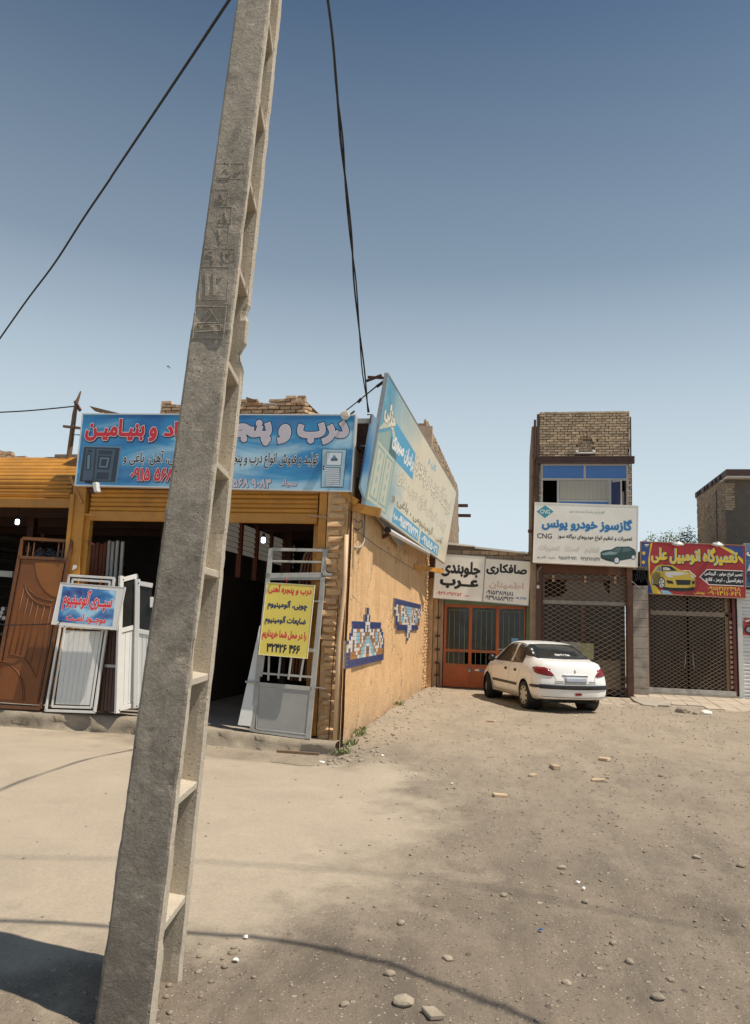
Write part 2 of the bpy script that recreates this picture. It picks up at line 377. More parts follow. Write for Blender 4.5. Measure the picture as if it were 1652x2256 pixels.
def ground_h(X, Y):
    near = np.clip((26-Y)/10, 0, 1)*np.clip((Y+3)/2, 0, 1)
    h = (vnoise(X, Y, .35, 3, 1)-.5)*.07*near
    s = inside_soft(X, Y); w = vnoise(X, Y, 2.2, 3, 9)-.5
    soft = 1/(1+np.exp(-(s+w*1.3)*3.6))
    h = h + (1-soft)*((vnoise(X, Y, 2.6, 4, 2)-.5)*.035+(vnoise(X, Y, 11, 3, 3)-.5)*.022+(vnoise((X*.75+Y*.66)*1.9, (Y*.75-X*.66)*.35, 1, 3, 16)-.5)*.075)*near + soft*(vnoise(X, Y, 5, 3, 4)-.5)*.006
    # rubble banked against the side wall, a worn dip before the shops
    h = h + .10*np.exp(-((X+2.5)/.5)**2)*np.clip((Y-11.4)/1.5, 0, 1)*np.clip((22.5-Y)/2, 0, 1)*(.4+vnoise(X, Y, 1.4, 3, 6))*.7
    dip = -(.06+.11*np.clip((X+6)/3.4, 0, 1))*(lambda q: q*q*(3-2*q))(np.clip((Y-8.3)/2.5, 0, 1))*np.clip((-1.9-X)/.7, 0, 1); h = h*(1-.5*np.clip((Y-9)/1.5, 0, 1)*(X < -2.4))+dip*np.where(X > -2.6, np.clip((12-Y)/1, 0, 1), 1)
    h = np.where((Y > 11.1) & (X < -2.45), np.minimum(h, -.05), h)
    h = np.where((Y > 22.0), np.minimum(h, -.02), h)
    k = np.clip((Y-19.6)/1.2, 0, 1)*np.clip((X-2.6)/.4, 0, 1); h = h*(1-k)-.02*k
    k = np.exp(-(((X+1.65)**2+(Y-3.7)**2)/.05)); h = h*(1-k)+k*-.01; k = np.exp(-(((X+1.65)**2+(Y-2.95)**2)/.14)); h = h*(1-k)+k*-.10
    return h-.012, soft
def axis(*seg):
    out = []
    for a, b, st in seg: out += list(np.arange(a, b, st))
    return np.array(out+[seg[-1][1]])
gx = axis((-300,-60,30),(-60,-16,4),(-16,-6,.16),(-6,-3.4,.06),(-3.4,3.2,.035),(3.2,6,.06),(6,14,.16),(14,60,4),(60,300,30))
gy = axis((-60,-4,6),(-4,1.4,.4),(1.4,6.5,.035),(6.5,11,.06),(11,26,.12),(26,60,2),(60,400,20))
GX, GY = np.meshgrid(gx, gy); GH, GS = ground_h(GX, GY)
nx, ny = len(gx), len(gy)
me = bpy.data.meshes.new('ground'); co = np.stack([GX, GY, GH], -1).reshape(-1, 3)
ii = (np.arange(ny-1)[:, None]*nx+np.arange(nx-1)[None, :]).ravel(); F4 = np.stack([ii, ii+1, ii+1+nx, ii+nx], 1)
me.vertices.add(len(co)); me.vertices.foreach_set('co', co.ravel()); me.loops.add(F4.size); me.loops.foreach_set('vertex_index', F4.ravel().astype(np.int32))
me.polygons.add(len(F4)); me.polygons.foreach_set('loop_start', np.arange(0, F4.size, 4, dtype=np.int32)); me.polygons.foreach_set('loop_total', np.full(len(F4), 4, np.int32))
me.polygons.foreach_set('use_smooth', np.ones(len(F4), bool)); me.update(); me.validate()
at_ = me.attributes.new('dust', 'FLOAT', 'POINT'); at_.data.foreach_set('value', GS.ravel().astype(np.float32))
mg, t, b = base('dry dirt', .95, spec=.2); c = coords(t)
an = _n(t, 'ShaderNodeAttribute', attribute_name='dust'); n1 = noise(t, c, 5, 8, .75); n2 = noise(t, c, 45, 5, .7); n3 = noise(t, c, 1.1, 6, .7, .5); n4 = noise(t, c, 170, 3, .7)
smooth = ramp(t, n3, [(.3, (.35,.295,.225)), (.7, (.46,.39,.30))]); smooth = mix(t, .35, smooth, ramp(t, n2, [(.3, (.31,.25,.18)), (.65, (.51,.44,.34))]))
roughc = ramp(t, n1, [(.28, (.19,.15,.108)), (.48, (.31,.25,.182)), (.72, (.385,.318,.24))]); roughc = mix(t, .45, roughc, ramp(t, n2, [(.3, (.14,.115,.085)), (.62, (.43,.36,.27))]))
roughc = mix(t, .3, roughc, ramp(t, n4, [(.35, (.09,.08,.07)), (.6, (.40,.36,.30))]))
# large worn, darker and oily zones
roughc = mix(t, ramp(t, noise(t, c, .5, 7, .65, .6), [(.48, (0,0,0)), (.66, (.6,)*3)]), roughc, (.17,.135,.10))
stk = _n(t, 'ShaderNodeMapping'); stk.inputs['Rotation'].default_value = (0,0,.5); stk.inputs['Scale'].default_value = (1.6,.45,1); t.links.new(c, stk.inputs[0])
roughc = mix(t, ramp(t, noise(t, stk.outputs[0], 1.4, 8, .72, .3), [(.45, (0,0,0)), (.60, (.75,)*3)]), roughc, (.17,.145,.118))
roughc = mix(t, ramp(t, noise(t, c, .33, 6, .6, .4), [(.45, (0,0,0)), (.62, (.4,)*3)]), roughc, (.38,.31,.225))
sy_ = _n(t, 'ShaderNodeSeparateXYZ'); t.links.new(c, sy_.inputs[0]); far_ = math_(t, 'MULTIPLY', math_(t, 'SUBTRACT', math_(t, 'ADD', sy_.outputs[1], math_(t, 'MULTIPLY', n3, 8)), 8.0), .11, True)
roughc = mix(t, far_, mix(t, 1.0, roughc, (.70,.69,.70), 'MULTIPLY'), mix(t, .45, roughc, (.40,.335,.25)))  # near dirt darkened: its own darker gravel plus lens vignette painted into the colour
def pebbles(scale, thr, seed):
    v_ = _n(t, 'ShaderNodeTexVoronoi'); v_.inputs['Scale'].default_value = scale; v_.inputs['Randomness'].default_value = 1; t.links.new(c, v_.inputs['Vector'])
    se = _n(t, 'ShaderNodeSeparateColor'); t.links.new(v_.outputs['Color'], se.inputs[0])
    m1 = ramp(t, v_.outputs['Distance'], [(.22, (1,1,1)), (.32, (0,0,0))]); m2 = ramp(t, se.outputs[0], [(thr, (0,0,0)), (thr+.02, (1,1,1))])
    k_ = mix(t, 1.0, m1, m2, 'MULTIPLY'); return k_, se.outputs[1], v_.outputs['Distance']
hs = []
for sc_, th_ in ((38, .55), (85, .45), (18, .88)):
    k_, g_, d_ = pebbles(sc_, th_, 0); roughc = mix(t, math_(t, 'MULTIPLY', k_, .8), roughc, ramp(t, g_, [(.1, (.11,.095,.08)), (.5, (.27,.225,.17)), (.95, (.46,.40,.32))])); hs.append(math_(t, 'MULTIPLY', k_, 25/sc_))
# edge of the dust patch broken up by fine noise
df = math_(t, 'ADD', an.outputs['Fac'], math_(t, 'MULTIPLY', math_(t, 'SUBTRACT', n1, .5), .9)); df = ramp(t, df, [(.2, (0,0,0)), (.85, (1,1,1))])
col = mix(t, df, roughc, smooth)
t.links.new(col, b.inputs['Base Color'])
hh = math_(t, 'ADD', math_(t, 'MULTIPLY', n2, .6), math_(t, 'MULTIPLY', n4, .4)); pe_ = math_(t, 'MULTIPLY', math_(t, 'ADD', hs[0], math_(t, 'ADD', hs[1], hs[2])), math_(t, 'SUBTRACT', 1.0, df)); hh = math_(t, 'ADD', hh, pe_); bump(t, b, hh, .7, .012)
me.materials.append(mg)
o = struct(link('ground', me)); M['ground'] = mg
def gz(x, y): return float(ground_h(np.array([[float(x)]]), np.array([[float(y)]]))[0][0, 0])

# ------------------------------------------------------------------ loose gravel: uncountable
def rock_mesh(seed, n=1, flatk=.6, jag=.28):
    r = random.Random(seed); bm = bmesh.new(); bmesh.ops.create_icosphere(bm, subdivisions=n, radius=.5)
    for v in bm.verts: v.co *= 1+(r.random()-.5)*2*jag; v.co.z *= flatk
    me = bpy.data.meshes.new('stone'); bm.to_mesh(me); bm.free(); return me
def scatter_stones(name, N, xr, yr, smin, smax, keep, mat_, pw=2.5):
    protos = []
    for s in range(6):
        me_ = rock_mesh(s, 1, .55+.1*(s % 3), .3); protos.append((np.array([v.co[:] for v in me_.vertices]), np.array([p.vertices[:] for p in me_.polygons])))
    X = RNG.uniform(*xr, N); Y = yr[0]+(yr[1]-yr[0])*RNG.random(N)**1.6
    H, S_ = ground_h(X[None, :], Y[None, :]); H, S_ = H[0], S_[0]
    k = RNG.random(N) < keep(X, Y, S_); X, Y, H = X[k], Y[k], H[k]
    VV, FF = [], []; off = 0
    for x, y, h_ in zip(X, Y, H):
        V, F_ = protos[RNG.integers(6)]; s = smin+(smax-smin)*RNG.random()**pw; s *= (1+.03*y); a = RNG.random()*6.28; e = 1+RNG.random()*.5
        R_ = np.array([[math.cos(a)*e, -math.sin(a), 0], [math.sin(a)*e, math.cos(a), 0], [0, 0, 1]])
        VV.append((V*s)@R_.T+[x, y, h_+s*.12]); FF.append(F_+off); off += len(V)
    VV = np.concatenate(VV); FF = np.concatenate(FF)
    me = bpy.data.meshes.new(name); me.vertices.add(len(VV)); me.vertices.foreach_set('co', VV.ravel()); me.loops.add(FF.size); me.loops.foreach_set('vertex_index', FF.ravel().astype(np.int32))
    me.polygons.add(len(FF)); me.polygons.foreach_set('loop_start', np.arange(0, FF.size, 3, dtype=np.int32)); me.polygons.foreach_set('loop_total', np.full(len(FF), 3, np.int32)); me.update(); me.materials.append(mat_)
    return stuff(link(name, me))
M['stone'] = pm('dusty stone', (.27,.225,.17), .35, 9, .9, bs=.4, bscale=90)
M['stonep'] = pm('pale stone', (.35,.295,.225), .2, 12, .9, bs=.4, bscale=90)
def keepf(X, Y, S_):
    w = vnoise(X, Y, 1.2, 3, 12); streak = np.clip((vnoise(X*.7+Y*.5, Y*.3, .8, 3, 14)-.45)*6, 0, 1)
    return np.clip((1-S_)*(.25+.75*streak)+.05, 0, 1)
o = scatter_stones('gravel', 42000, (-4.5, 7.5), (1.6, 21.5), .003, .024, keepf, M['stone'], 8)
tag(o, 'fine dark gravel strewn over the rough dirt of the yard', 'gravel')
o = scatter_stones('pale_gravel', 9000, (-4.0, 7.0), (1.6, 18), .003, .022, keepf, M['stonep'], 8)
tag(o, 'pale pebbles and grit mixed into the rough dirt', 'gravel')
o = scatter_stones('rubble', 2200, (-2.45, -.9), (9.8, 22), .008, .05, lambda X, Y, S_: np.exp(-((X+2.45)/.6)**2)*(1-.5*(Y > 15)), M['stonep'], 4)
tag(o, 'crumbled plaster and grit banked along the foot of the orange wall', 'rubble')
# ================================================================== brick laying
_BR = {}
def brick_mesh(w, h, d, v, mt, jag):
    k = (round(w, 3), round(h, 3), round(d, 3), v, mt.name)
    if k in _BR: return _BR[k]
    r = random.Random(v*31+7); b_ = MB(); j = lambda: (r.random()-.5)*2*jag
    p = [(x*w/2+j(), y*d/2+j(), zz*h/2+j()*.7) for zz in (-1, 1) for x, y in ((-1,-1),(1,-1),(1,1),(-1,1))]
    b_.hexa(p); _BR[k] = b_.mesh('brick', mt); return _BR[k]
def brick_wall(parent, O, u, n, W, H, bw, bh, gap, mt, mask=None, depth=.08, jag=.004, limit=300, jit=.006, z0=0, proud=.0, far_first=None):
    """courses of separate bricks on the plane through O along u, facing n; beyond the limit they are joined"""
    O, u, n = Vector(O), Vector(u).normalized(), Vector(n).normalized(); inv = parent.matrix_basis.inverted(); L = []
    rows = int(H/(bh+gap)); r_ = random.Random(int(W*100+H*10)); R = Matrix.Identity(4)
    for i in range(3): R[i][0] = u[i]; R[i][1] = -n[i]; R[i][2] = (0,0,1)[i]
    for i in range(rows):
        x = -(bw+gap)*(.5 if i % 2 else 0)+r_.uniform(-.015, .015)
        while x < W:
            a, b = max(x, 0), min(x+bw*r_.uniform(.96, 1.04), W); x = x+bw+gap
            if b-a < bw*.2: continue
            cz = (i+.5)*(bh+gap); cx = (a+b)/2
            if mask and not mask(cx, cz): continue
            L.append((cx, cz, b-a))
    if far_first: L.sort(key=lambda q: far_first(q[0], q[1]))
    S_ = MB(); out = []
    for k, (cx, cz, w) in enumerate(L):
        w = round(w/(bw/4))*(bw/4) if w < bw*.9 else bw; w = max(w, bw/4)
        P_ = O+u*cx+Vector((0,0,cz+r_.uniform(-jit, jit)*.5))+n*(proud-depth/2+r_.uniform(-jit, jit))
        mt4 = Matrix.Translation(P_) @ R @ Matrix.Rotation(r_.uniform(-.012, .012)*(jit/.006), 4, 'Y') @ Matrix.Rotation(r_.uniform(-.02, .02), 4, 'Z')
        me = brick_mesh(w, bh, depth, r_.randrange(4), mt, jag)
        if k < limit:
            o = link('brick', me, parent); o.matrix_basis = inv @ mt4; out.append(o)
        else: S_.add([mt4 @ v.co for v in me.vertices], [tuple(p.vertices) for p in me.polygons])
    if S_.v: stuff(S_.build('brickwork', mt, parent))
    return out

# ================================================================== left shop building
FY = 11.5; WX = -2.5
B = thing('corner_shop_building', 'low workshop with ochre roller shutters, open front and orange plastered side wall', 'building', (-6, FY, 0))
# floor, ceiling, back and partitions
def fz(x): return .155 if x < -5.6 else .155*(1-(x+5.6)/2.7) if x < -2.9 else 0.0
b_ = MB(); b_.box(-14, 11.12, -.3, -5.6, 22.2, .152); b_.hexa([(-5.6,11.12,-.3),(-2.62,11.12,-.3),(-2.62,22.2,-.3),(-5.6,22.2,-.3),(-5.6,11.12,.152),(-2.62,11.12,-.012),(-2.62,22.2,-.012),(-5.6,22.2,.152)]); b_.build('shop_floor', M['conc'], B)
# crumbling cement riser of the step
xs_ = np.arange(-14, -2.45, .05); rows_ = [(11.3, 1.0), (11.14, 1.0), (11.03, 1.0), (10.99, .93), (10.965, .6), (10.95, .3), (10.93, .05), (10.86, -.2), (10.75, -.6)]; vs_ = []
for j, (yy, f_) in enumerate(rows_):
    nz_ = vnoise(xs_, xs_*0+j*.35, 1.6, 5, 71)-.5; n2_ = vnoise(xs_, xs_*0+j*.9, 7, 3, 72)-.5; ch = np.clip(vnoise(xs_, xs_*0, .9, 4, 75)-.5, 0, 1)*3
    for x_, a_, c_, k_ in zip(xs_, nz_, n2_, ch):
        top_ = fz(x_)+.004; bot_ = -.10-.10*min(1, max(0, (x_+6)/3.4)); zz_ = bot_+(top_-bot_)*f_
        if j > 2: zz_ += c_*.05-k_*.06*(j in (3,4,5))
        vs_.append((x_, yy+(a_*.16+c_*.05-k_*-.10)*(j > 1), zz_ if j < 3 else zz_))
n_ = len(xs_); q = MB(); q.add(vs_, [(r*n_+c, r*n_+c+1, (r+1)*n_+c+1, (r+1)*n_+c) for r in range(len(rows_)-1) for c in range(n_-1)])
q.build('front_step', pm('cracked cement step', (.31,.26,.195), .25, 4, .95, bs=.8, bscale=24, dirt=(.17,.14,.10), dscale=2.5, damt=.7), B, smooth=True)
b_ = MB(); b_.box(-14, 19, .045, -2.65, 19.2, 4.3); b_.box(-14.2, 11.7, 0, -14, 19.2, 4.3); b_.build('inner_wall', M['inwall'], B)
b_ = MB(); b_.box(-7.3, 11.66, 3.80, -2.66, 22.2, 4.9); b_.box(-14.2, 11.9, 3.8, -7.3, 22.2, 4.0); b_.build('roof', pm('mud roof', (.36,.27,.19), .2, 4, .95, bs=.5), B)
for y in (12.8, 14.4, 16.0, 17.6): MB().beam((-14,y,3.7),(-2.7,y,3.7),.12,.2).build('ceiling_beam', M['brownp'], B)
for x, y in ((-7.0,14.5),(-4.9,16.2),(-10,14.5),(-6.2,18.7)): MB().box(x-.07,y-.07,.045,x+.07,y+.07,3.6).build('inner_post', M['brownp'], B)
# side wall with plaster relief
def wall_grid(name, mt, X, y0, y1, z0, z1t, step, amp, parent, seed, ragged=0):
    ys = np.arange(y0, y1+1e-6, step); zs = np.arange(z0, z1t+1e-6, step); YY, ZZ = np.meshgrid(ys, zs)
    D = (vnoise(YY, ZZ, .6, 3, seed)-.5)*amp*2+(vnoise(YY, ZZ, 4, 3, seed+1)-.5)*amp*.5
    me = bpy.data.meshes.new(name); n = len(ys); co = [(X+float(d), float(y), float(z_)) for d, y, z_ in zip(D.ravel(), YY.ravel(), ZZ.ravel())]
    fs = [(r*n+c, r*n+c+1, (r+1)*n+c+1, (r+1)*n+c) for r in range(len(zs)-1) for c in range(n-1)]
    inv = parent.matrix_basis.inverted(); me.from_pydata([tuple(inv@Vector(v)) for v in co], [], fs); me.materials.append(mt)
    me.polygons.foreach_set('use_smooth', [True]*len(fs)); return link(name, me, parent)
wall_grid('side_wall', M['orange'], WX, 11.27, 21.3, -.3, 4.4, .07, .014, B, 21)
MB().box(-2.75, 11.33, -.3, -2.53, 22.25, 4.4).build('wall_core', M['orange'], B)
# rough unplastered end of the side wall, course by course
brick_wall(B, (WX-.03, 20.9, -.02), (0,1,0), (1,0,0), 1.45, 4.0, .23, .065, .022, M['orange2'], lambda x, zz: x > .25+.25*math.sin(zz*5) or random.random() > .75, .12, .012, 260, .016, proud=.03)
# corner pillar: daubed rubble masonry
rr = random.Random(3); MB().box(-2.86, 11.34, -.1, -2.56, 11.7, 3.75).build('corner_pillar', M['orange2'], B)
zz = .0
while zz < 3.6:
    h = rr.uniform(.06, .10); w = rr.uniform(.16, .27); x = -2.72+rr.uniform(-.05, .05)
    bm = MB(); j = lambda s=.022: rr.uniform(-s, s)
    bm.hexa([(x-w/2+j(), 11.27+j(.04), zz+j(.01)), (x+w/2+j(), 11.27+j(.04), zz+j(.01)), (x+w/2+j(), 11.5, zz), (x-w/2+j(), 11.5, zz), (x-w/2+j(), 11.30+j(.04), zz+h+j(.01)), (x+w/2+j(), 11.30+j(.04), zz+h+j(.01)), (x+w/2, 11.5, zz+h), (x-w/2, 11.5, zz+h)])
    bm.build('brick', M['orange2'], B, bevel=.012); zz += h+rr.uniform(.015, .05)
wall_grid('pillar_render', M['orange'], -2.47, 11.3, 11.75, -.05, 3.6, .06, .03, B, 5)
# posts
MB().box(-7.17, 11.36, .03, -6.93, 11.56, 3.78).build('yellow_post', M['yellow'], B)
MB().box(-7.19, 11.33, .03, -7.12, 11.36, 3.6).build('post_edge', M['yellow'], B)
MB().box(-6.93, 11.42, .03, -6.85, 11.52, 3.3).build('shutter_rail', M['yellow'], B)
MB().box(-3.0, 11.36, .03, -2.88, 11.46, 3.75).build('yellow_post', M['yellow'], B)
MB().box(-3.12, 11.56, .03, -3.0, 11.66, 3.3).build('shutter_rail', M['yellow'], B)
# corrugated roller shutter, nearly rolled up
def shutter(x0, x1, z0, n, h, Y, parent, mt, name='roller_shutter', lean=None, bar=True):
    s = MB(); s.box(x0, Y-.035, z0, x1, Y+.035, z0+.16) if bar else s.box(x0, Y-.02, z0-.04, x1, Y+.02, z0)
    s = s.build(name, mt, parent, bevel=.012); zb_ = z0+(.165 if bar else 0)
    prof = [(0,0), (-.012,.15), (-.021,.4), (-.021,.6), (-.012,.85), (0,1)]
    r_ = random.Random(n)
    for i in range(n):
        y_ = Y+(lean(i/n) if lean else 0); y2 = Y+(lean((i+1)/n) if lean else 0)
        q = MB(); pts = [(y_+(y2-y_)*b_+a, zb_+(i+b_*.97)*h) for a, b_ in prof]; pts += [(y2+.012, pts[-1][1]), (y_+.012, pts[0][1])]
        dz = r_.uniform(-.003, .003); q.prism([(x0+.01, p[0], p[1]+dz) for p in pts], (x1-x0-.02, 0, 0)); q.build('slat', mt, s)
    return s
shutter(-6.88, -3.03, 3.18, 8, .075, 11.44, B, M['yslat'])
shutter(-13.5, -7.2, 3.38, 11, .075, 11.40, B, M['yslat'], lean=lambda k: 0 if k < .35 else (k-.35)**1.3*1.1)
MB().beam((-13.5, 11.34, 3.60), (-7.22, 11.34, 3.60), .03).build('shutter_bar', M['yellow'], B)
MB().tube([(-7.3, 11.5, 3.75), (-6.8, 11.48, 3.7)], [.12, .1], 10).build('shutter_drum', M['rust'], B)
MB().beam((-7.25, 11.40, 3.9), (-6.98, 11.36, 3.45), .05).build('bracket', M['yellow'], B)
MB().beam((-6.95, 11.30, 3.26), (-6.75, 11.30, 3.25), .02).build('latch', M['yellow'], B)
MB().beam((-3.15, 11.32, 3.30), (-2.85, 11.32, 3.26), .02).build('latch', M['palep'], B)
# clerestory panes on the partition
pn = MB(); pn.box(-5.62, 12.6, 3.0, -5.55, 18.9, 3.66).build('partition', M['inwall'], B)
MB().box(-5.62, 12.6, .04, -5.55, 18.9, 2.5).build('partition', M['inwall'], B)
M['pane'] = glow('grimy pane with daylight glow', (.50,.46,.38), .12)  # faint emission put in for the daylight behind the panes
for i in range(6):
    y = 12.8+i*.98
    MB().box(-5.54, y-.08, 2.5, -5.44, y, 3.68).build('mullion', M['redox'], B)
    for k in range(6): MB().hexa([(-5.53, y+.03, 2.98+k*.105), (-5.49, y+.03, 2.98+k*.105), (-5.49, y+.88, 2.98+k*.105), (-5.53, y+.88, 2.98+k*.105), (-5.56, y+.03, 3.07+k*.105), (-5.52, y+.03, 3.07+k*.105), (-5.52, y+.88, 3.07+k*.105), (-5.56, y+.88, 3.07+k*.105)]).build('louvre_pane', M['pane'], B)
# roof edge at the corner, beams and odd sheets seen between the two big signs
MB().box(-2.75, 11.75, 4.42, -2.3, 12.1, 4.84).build('roof_edge', M['rust'], B)
MB().box(-2.72, 11.70, 4.84, -2.2, 12.2, 4.92).build('roof_edge', pm('tin flashing', (.5,.47,.42), .2, 4, .6), B)
MB().box(-2.70, 11.62, 3.55, -2.42, 11.72, 3.95).build('lintel_block', M['rust'], B)
MB().beam((-2.62, 11.55, 4.62), (-2.36, 11.7, 4.3), .04).build('strut', M['rust'], B)
MB().beam((-2.62, 11.75, 4.48), (-2.3, 11.75, 4.48), .03).build('strut', M['alud'], B)
q = MB().box(-2.62, 11.85, 3.9, -2.40, 11.90, 4.40).build('pink_panel', pm('faded pink panel', (.42,.20,.17), .25, 9, .7), B)
for i in range(6): MB().box(-2.6, 11.835, 3.98+i*.065, -2.42, 11.85, 3.985+i*.065).build('groove', M['brownp'], q)
MB().beam((-2.66, 11.36, 3.66), (-2.40, 11.33, 3.50), .06, .10).build('bracket', M['yellow'], B)
MB().beam((-2.56, 11.40, 3.46), (-2.05, 11.40, 3.36), .10, .13).build('sign_beam', M['yellow'], B)
MB().beam((-2.52, 18.8, 3.12), (-1.99, 20.9, 3.16), .09, .11).build('sign_beam', M['yellow'], B)
MB().beam((-2.5, 14.2, 3.30), (-2.28, 14.2, 3.42), .12, .06).build('beam_end', M['rust'], B)

# mud brick parapet on the roof
PP = thing('brick_parapet', 'crumbling mud brick parapet standing on the roof above the long blue sign', 'parapet', (-5.5, 14, 4.9))
MB().box(-7.0, 14.06, 4.9, -4.1, 14.3, 5.86).build('core', M['mortar2'], PP)
MB().prism([(-4.12,14.06,4.9),(-4.12,14.06,5.92),(-4.05,14.06,5.9),(-3.55,14.9,5.45),(-3.55,14.9,4.9)], (-.12,.05,0)).build('return_wall', M['mortar2'], PP)
def pm_mask(x, zz):
    zz += 4.9; X = -7.08+x
    top = 6.0 if X < -6.85 else 5.86+.12*vnoise(np.array([X]), np.array([0.]), 1.3, 3, 4)[0]
    if X > -4.55: top = 6.03-.1*abs(X+4.35)
    return zz < top
brick_wall(PP, (-7.08, 14, 4.9), (1,0,0), (0,-1,0), 3.0, 1.2, .21, .055, .016, M['adobe'], pm_mask, .1, .009, 280, .014)
brick_wall(PP, (-4.08, 14.0, 4.9), (.5,.85,0), (.85,-.5,0), .95, 1.05, .2, .055, .016, M['adobe'], lambda x, zz: zz < 1.05-.55*x, .1, .01, 80, .014)
for i, (x, w) in enumerate(((-6.0,.5),(-5.3,.3),(-4.35,.22))):
    MB().box(x, 13.95, 5.86, x+w, 14.12, 5.90).build('loose_brick', M['adobe'], PP)
o = MB(); o.prism([(-6.6,13.9,5.34),(-5.72,13.9,5.02),(-5.74,13.9,4.97),(-6.1,13.9,5.09),(-6.3,13.9,5.10),(-6.42,13.9,5.2),(-6.5,13.9,5.2)], (0,.1,0))
A_ = onY(z(1, 590, 205), 12.2); B1 = onY(z(1, 795, 255), 12.2)
o = MB(); o.prism([A_, B1, B1+Vector((-.1,0,-.05)), A_+Vector((.35,0,-.17)), A_+Vector((.25,0,-.10)), A_+Vector((.12,0,-.1)), A_+Vector((.03,0,-.03))], (.03,.14,.01))
tag(o.build('broken_board', M['wood']), 'jagged broken board sticking up behind the left end of the long blue sign', 'board')
A_ = onY(z(2, 138, 145), 13.9); B1 = onY(z(2, 205, 165), 13.9)
o = MB(); o.prism([A_, B1, B1+Vector((-.08,0,-.03)), A_+Vector((.02,0,-.09))], (0,.12,0))
tag(o.build('broken_board', M['wood']), 'small splintered board lying on the brick parapet beside the pole', 'board')
# brick stub and far left wall
ST = thing('brick_stub', 'squat brick stub with a slab on top beside the crooked post', 'brick pier', (-9.1, 14, 4.2))
MB().box(-9.38, 14.05, 3.9, -8.8, 14.5, 4.7).build('core', M['mortar2'], ST)
brick_wall(ST, (-9.4, 14, 4.0), (1,0,0), (0,-1,0), .62, .72, .12, .05, .012, M['adobe'], None, .07, .006, 120, .006)
MB().box(-9.5, 13.95, 4.71, -8.75, 14.5, 4.80).build('slab', M['mortar'], ST); MB().box(-9.3, 13.97, 4.80, -8.8, 14.4, 4.86).build('slab', M['mortar2'], ST)
FW_ = thing('mud_brick_wall', 'rounded heap-like mud brick wall rising over the left shutter', 'wall', (-10.5, 14, 4))
def fm(x, zz): X = -13.5+x; return zz+4.0 < 4.92-.13*max(0, X+10.6)**1.6*2.2
brick_wall(FW_, (-13.5, 14, 4.0), (1,0,0), (0,-1,0), 4.1, 1.0, .2, .075, .02, M['adobe'], fm, .12, .014, 250, .03)
MB().prism([(-13.5,14.06,4),(-9.45,14.06,4),(-9.5,14.06,4.45),(-10.5,14.06,4.86),(-13.5,14.06,4.9)], (0,.4,0)).build('core', M['mortar2'], FW_)
# crooked post
CP = thing('wooden_post', 'crooked weathered wooden post with a short cross piece on the left roof', 'post', (-7.73, 12, 4.0))
pts = [onY(z(1, *p), 12) for p in ((440,650),(470,430),(492,260),(506,180),(520,145),(533,108))]
MB().tube(pts, [.045,.045,.04,.032,.022,.012], 7).build('shaft', M['wood'], CP)
MB().beam(onY(z(1,420,340),11.95), onY(z(1,530,352),11.95), .05, .04).build('cross_piece', M['wood'], CP)
MB().beam(onY(z(1,495,175),12), onY(z(1,530,235),11.95), .035, .05).build('bracket', M['rust'], CP)
MB().tube([onY(z(1,505,200),11.95), onY(z(1,497,320),11.9), onY(z(1,480,395),11.9), onY(z(1,528,396),11.9)], .01, 5).build('wire_loop', M['wire'], CP)

# pipes on the corner
tag(MB().tube([(-2.56,11.22,-.02),(-2.565,11.22,1.4),(-2.52,11.24,2.2),(-2.53,11.26,3.0)], .032, 10).build('downpipe', pm('cream painted pipe', (.66,.46,.28), .12, 4, .6, dirt=(.4,.27,.16), damt=.4), smooth=True), 'thin cream painted downpipe running down the corner of the orange wall', 'pipe')
tag(MB().tube([(-2.66,11.24,.02),(-2.65,11.24,.9),(-2.61,11.23,1.7),(-2.60,11.23,2.1)], .008, 6).build('cable_conduit', M['rust']), 'thin dark cable running down beside the cream downpipe', 'cable')
p = [onX(z(2,*q), -2.46) for q in ((925,920),(918,1100),(905,1130),(885,1142),(855,1140))]
tag(MB().tube(p, .016, 6).build('conduit', M['grey'], smooth=True), 'grey hook-shaped conduit bent against the top of the orange wall', 'conduit')
p = [onX(z(2,*q), -2.44) for q in ((850,950),(880,975),(905,960),(910,1000),(880,1025),(850,1010))]
tag(MB().tube(p, .006, 5).build('loose_wire', M['wire'], smooth=True), 'loop of loose wire hanging by the grey conduit', 'wire')
tag(MB().tube([onX(z(2,*q), -2.45) for q in ((860,1020),(1000,1130),(1160,1230),(1260,1290))], .005, 4).build('sagging_wire', M['wire']), 'thin wire sagging across the upper orange wall', 'wire')
TL_ = thing('fluorescent_batten', 'white tube lamp with a dark end hanging under the leaning side sign', 'lamp', (-2.3,14,3.4))
a, c2 = onX(z(2,1075,1025), -2.25), onX(z(2,1345,1180), -2.1)
MB().tube([a, c2], .045, 10).build('tube', M['alu'], TL_, smooth=True); MB().tube([a+(a-c2).normalized()*.05, a+(c2-a).normalized()*.06], .055, 10).build('end_cap', M['black'], TL_)
TS = MB(); P_ = [onX(z(2,*q), -2.4) for q in ((1000,940),(1185,1040),(1160,1150))]
TS.prism(P_, (.02,0,.0)); tag(TS.build('metal_sheet', M['grey']), 'grey triangular tin sheet hanging below the side sign', 'metal sheet')

